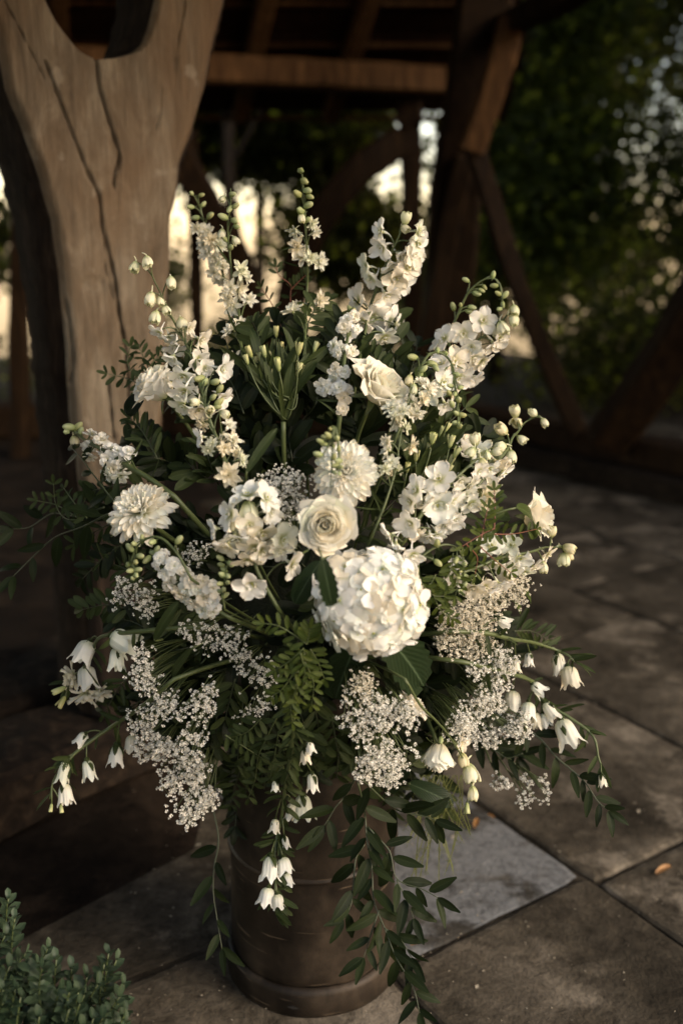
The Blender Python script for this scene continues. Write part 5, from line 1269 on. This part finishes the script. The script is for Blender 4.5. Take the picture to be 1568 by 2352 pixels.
Pi('pistacia spray standing up beside the round green leaf at right', [[(1134, 1216), (1136, 1170), (1134, 1125)], [(1128, 1227), (1180, 1226), (1233, 1215)], [(1134, 1214), (1110, 1225), (1060, 1255)], [(1104, 1240), (1112, 1200), (1120, 1165)], [(1090, 1245), (1140, 1290), (1173, 1316)], [(1070, 1250), (1095, 1280), (1090, 1320)]], .09, size=25, smat='stemr')
Pi('low pistacia spray spilling to the right of the hydrangea', [[(960, 1330), (990, 1365), (1020, 1370)], [(1000, 1320), (985, 1350), (965, 1400)], [(1030, 1300), (1050, 1330), (1045, 1370)], [(985, 1340), (1010, 1400), (1040, 1420)], [(1040, 1270), (1035, 1310), (1010, 1345)]], .08, size=27)
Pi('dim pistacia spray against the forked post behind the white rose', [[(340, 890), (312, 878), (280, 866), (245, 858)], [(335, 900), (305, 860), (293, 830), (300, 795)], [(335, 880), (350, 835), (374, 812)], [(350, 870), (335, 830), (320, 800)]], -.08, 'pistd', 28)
Pi('fine red-stemmed pistacia twig standing up behind the alstroemeria', [[(670, 760), (667, 682), (667, 655), (640, 632), (634, 612)], [(668, 665), (685, 648), (702, 632)], [(650, 760), (625, 700), (600, 660)]], -.12, 'pistd', 22, 'stemr')
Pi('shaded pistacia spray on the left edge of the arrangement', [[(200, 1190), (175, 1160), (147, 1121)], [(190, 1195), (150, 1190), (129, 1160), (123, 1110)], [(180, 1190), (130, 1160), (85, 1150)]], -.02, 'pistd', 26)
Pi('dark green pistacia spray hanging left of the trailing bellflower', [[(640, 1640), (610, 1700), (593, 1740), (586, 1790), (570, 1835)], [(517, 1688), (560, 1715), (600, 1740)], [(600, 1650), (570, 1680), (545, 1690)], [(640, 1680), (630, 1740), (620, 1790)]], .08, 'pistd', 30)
def broad(label, base, tip, w, off, mat='broad', serr=0, tilt=0, name='broad_leaf', cat='leaf', a1=-.5, up=None):
    a = S(*base, off); b = S(*tip, off + tilt); L = (b - a).length
    mb = MB(); petal(mb, Matrix.Identity(4), 1, px(w, a) / L, .1, a1, nu=8, nv=14, cup=0, ruf=.02, k=2.4, base=.15, fold=.14)
    if serr:
        nvv = 9
        for j in range(1, 14):
            for i in (0, 8):
                mb.v[j * nvv + i] = mb.v[j * nvv + i] + Vector(((.035 if i else -.035) * (j % 2), .02 * (j % 2), 0))
    tube(mb, bez(Vector((0, .02, 0)), Vector((0, -.08, -.06)), Vector((0, -.14, -.35)), 4), px(3, a) / L, 1, 5)
    o = obj(name, mb.mesh(name, [M[mat], M['stem']]), None, frame_y(a, b - a, (up or (-FWD + Vector((0, 0, .5)))), L))
    tag(o, label, cat); return o
broad('large serrated dark hydrangea leaf under the lower right of the mophead', (870, 1440), (1000, 1590), 150, .06, serr=1)
broad('second broad hydrangea leaf hanging in shade beneath the mophead', (820, 1470), (760, 1620), 120, .0, serr=1)
broad('dark pointed leaf lying on the left cheek of the hydrangea', (740, 1284), (765, 1400), 58, .22, serr=1)
broad('dark leaf behind it under the centre rose', (735, 1290), (670, 1390), 74, .10)
broad('smooth round green leaf lying across the far right rose', (1186, 1165), (1284, 1208), 72, .03, 'broadl', a1=-.8)
broad('grey-green leaf beside the round leaf at right', (1170, 1190), (1110, 1165), 50, -.04, 'mid' if 0 else 'broadl')
broad('long strap leaf slanting in the dark left of centre', (566, 1085), (634, 975), 34, .06, 'mid')
broad('twisted leaf between slanting stock and the baby\'s breath', (355, 1470), (400, 1385), 36, .08, 'mid')
broad('dark round leaf below the white rose at the post', (330, 905), (285, 950), 62, -.02, 'dark')
broad('broad dark leaf under the hanging lisianthus', (940, 1800), (1045, 1845), 66, .03)
broad('leaf behind the baby\'s breath over the churn', (940, 1760), (870, 1830), 60, .07)
broad('slim leaf in front of the two round bells at left', (440, 1490), (380, 1560), 30, .04, 'mid')
broad('small leaves poking out under the far right baby\'s breath', (1195, 1350), (1235, 1385), 26, .0, 'broadl')
broad('tiny leaf hanging below the right blooms', (1180, 1380), (1205, 1412), 22, .0, 'broadl')
broad('dark leaf between centre rose and floret knot', (690, 1275), (640, 1350), 60, .05, 'dark')
broad('green leaf behind the side-on rose', (975, 905), (960, 830), 40, -.05, 'broadl')

# feathery asparagus fern over the paving
fr = MB(); r = random.Random(8); b0 = S(985, 1780, .0)
root = empty('asparagus_fern', b0.copy(), 'feathery yellow-green fern hanging over the pale paving right of the churn', 'fern')
for k in range(30):
    ex = r.uniform(930, 1080); ey = r.uniform(1880, 2030); e = S(ex, ey, r.uniform(-.05, .03)); s = S(r.uniform(960, 1060), 1780, 0)
    P = bez(s, (s + e) / 2 + Vector((r.uniform(-.02, .02), -.01, .02)), e, 14)
    tube(fr, [rel(root, p) for p in P], px(1.1, e), 0, 3)
    for p in P[3:]:
        for q in range(7):
            d = Vector((r.uniform(-1, 1), r.uniform(-1, 1), r.uniform(-1, .3))).normalized() * px(r.uniform(8, 20), p)
            fr.add([rel(root, p), rel(root, p + d * .5 + Vector((px(.7, p), 0, 0))), rel(root, p + d)], [(0, 1, 2)], 0)
o = put('fronds', fr.mesh('fern_fronds', [M['fern']], False), root, Matrix.Translation(root.location)); o['kind'] = 'stuff'

# ---------------- filler sprigs through the whole body
MARKS = [(848, 1385, 'the big hydrangea'), (748, 1206, 'the centre rose'), (795, 1080, 'the middle dahlia'), (318, 1168, 'the left dahlia'), (878, 886, 'the side-on rose'), (352, 884, 'the rose at the forked post'), (640, 820, 'the alstroemeria fan'),
         (1240, 1188, 'the far right rose'), (570, 1220, 'the floret knot'), (430, 1340, 'the slanting stock'), (1010, 1150, 'the right delphinium cluster'), (1090, 1430, "the tan baby's breath"), (430, 1790, "the brightest baby's breath"), (880, 1700, "the baby's breath over the churn"),
         (670, 1750, 'the trailing bellflower'), (200, 1540, 'the two broad bells'), (1240, 1640, 'the right-hand bells'), (1006, 1748, 'the hanging lisianthus'), (650, 1130, "the cushion of baby's breath"), (505, 1000, 'the star-ended larkspur'), (640, 1530, 'the bright pistacia spray'), (1120, 1680, "the lowest baby's breath ridge")]
USED = {}
def near(x, y, what):
    m = sorted(MARKS, key=lambda m: math.hypot(m[0] - x, m[1] - y))
    for mm, diag in [(q, g) for q in m[:6] for g in (0, 1)]:
        dx, dy = x - mm[0], y - mm[1]
        w = ('left of' if dx < 0 else 'right of') if abs(dx) > abs(dy) else ('above' if dy < 0 else 'below')
        if diag: w = ('up' if dy < 0 else 'down') + ' and ' + ('left' if dx < 0 else 'right') + ' of'
        lab = what + ' tucked ' + w + ' ' + mm[2]
        if lab not in USED: USED[lab] = 1; return lab
    return lab
r = random.Random(21)
FILL = []
for i in range(150):
    a = r.uniform(0, 2 * math.pi); q = math.sqrt(r.random())
    x = 720 + 400 * q * math.cos(a); y = 1290 + 520 * q * math.sin(a)
    ln = r.uniform(90, 170); b = math.atan2(y - 1350, x - 740) + r.uniform(-.5, .5)
    FILL.append((x - ln * .3 * math.cos(b), y - ln * .3 * math.sin(b), x + ln * .7 * math.cos(b), y + ln * .7 * math.sin(b), q))
for i, (x0, y0, x1, y1, q) in enumerate(FILL):
    kd = r.choice(['dark', 'dark', 'dark', 'mid', 'ruscus', 'pistd'])
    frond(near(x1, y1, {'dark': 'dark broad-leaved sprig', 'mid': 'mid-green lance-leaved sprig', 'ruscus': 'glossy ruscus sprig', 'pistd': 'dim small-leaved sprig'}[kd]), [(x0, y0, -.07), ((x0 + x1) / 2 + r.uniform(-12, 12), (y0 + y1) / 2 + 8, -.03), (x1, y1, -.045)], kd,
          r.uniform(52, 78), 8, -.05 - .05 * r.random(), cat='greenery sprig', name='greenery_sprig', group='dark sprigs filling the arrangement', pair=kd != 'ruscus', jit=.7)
# dim outer sprigs on the left edge and lower rim
for i, (x0, y0, x1, y1) in enumerate([(620, 1700, 600, 1880), (690, 1700, 750, 1860), (780, 1700, 770, 1850), (880, 1720, 900, 1860), (560, 1740, 540, 1900), (650, 1720, 680, 1840), (560, 1600, 545, 1760), (620, 1620, 600, 1800), (720, 1600, 745, 1790), (760, 1640, 790, 1830), (500, 1640, 470, 1800), (690, 1640, 720, 1760), (840, 1620, 840, 1800), (910, 1640, 950, 1820), (990, 1700, 1020, 1850), (580, 1700, 560, 1860), (640, 1700, 650, 1850), (540, 1560, 505, 1720), (330, 1180, 170, 1250), (300, 1240, 190, 1330), (300, 1400, 190, 1400), (330, 1330, 215, 1290), (400, 1560, 290, 1640), (340, 1120, 200, 1130), (360, 1050, 300, 960), (560, 950, 520, 860),
                                      (470, 1700, 380, 1680), (560, 1750, 530, 1850), (760, 820, 790, 740), (700, 760, 740, 690), (1000, 1600, 1010, 1700), (1100, 1640, 1190, 1740), (880, 880, 850, 810), (300, 1550, 240, 1640), (360, 1460, 260, 1420), (600, 800, 580, 740), (1180, 1450, 1260, 1470), (1010, 1500, 1080, 1560)]):
    frond(near(x1, y1, 'shaded rim sprig of ' + ['slim', 'dark', 'small paired'][i % 3] + ' leaves'), [(x0, y0), ((x0 + x1) / 2, (y0 + y1) / 2 - 10), (x1, y1)], ['mid', 'dark', 'pistd'][i % 3], 46, 8, -.05, cat='greenery sprig', name='greenery_sprig', group='slim-leaved sprigs at the rim', jit=.5)
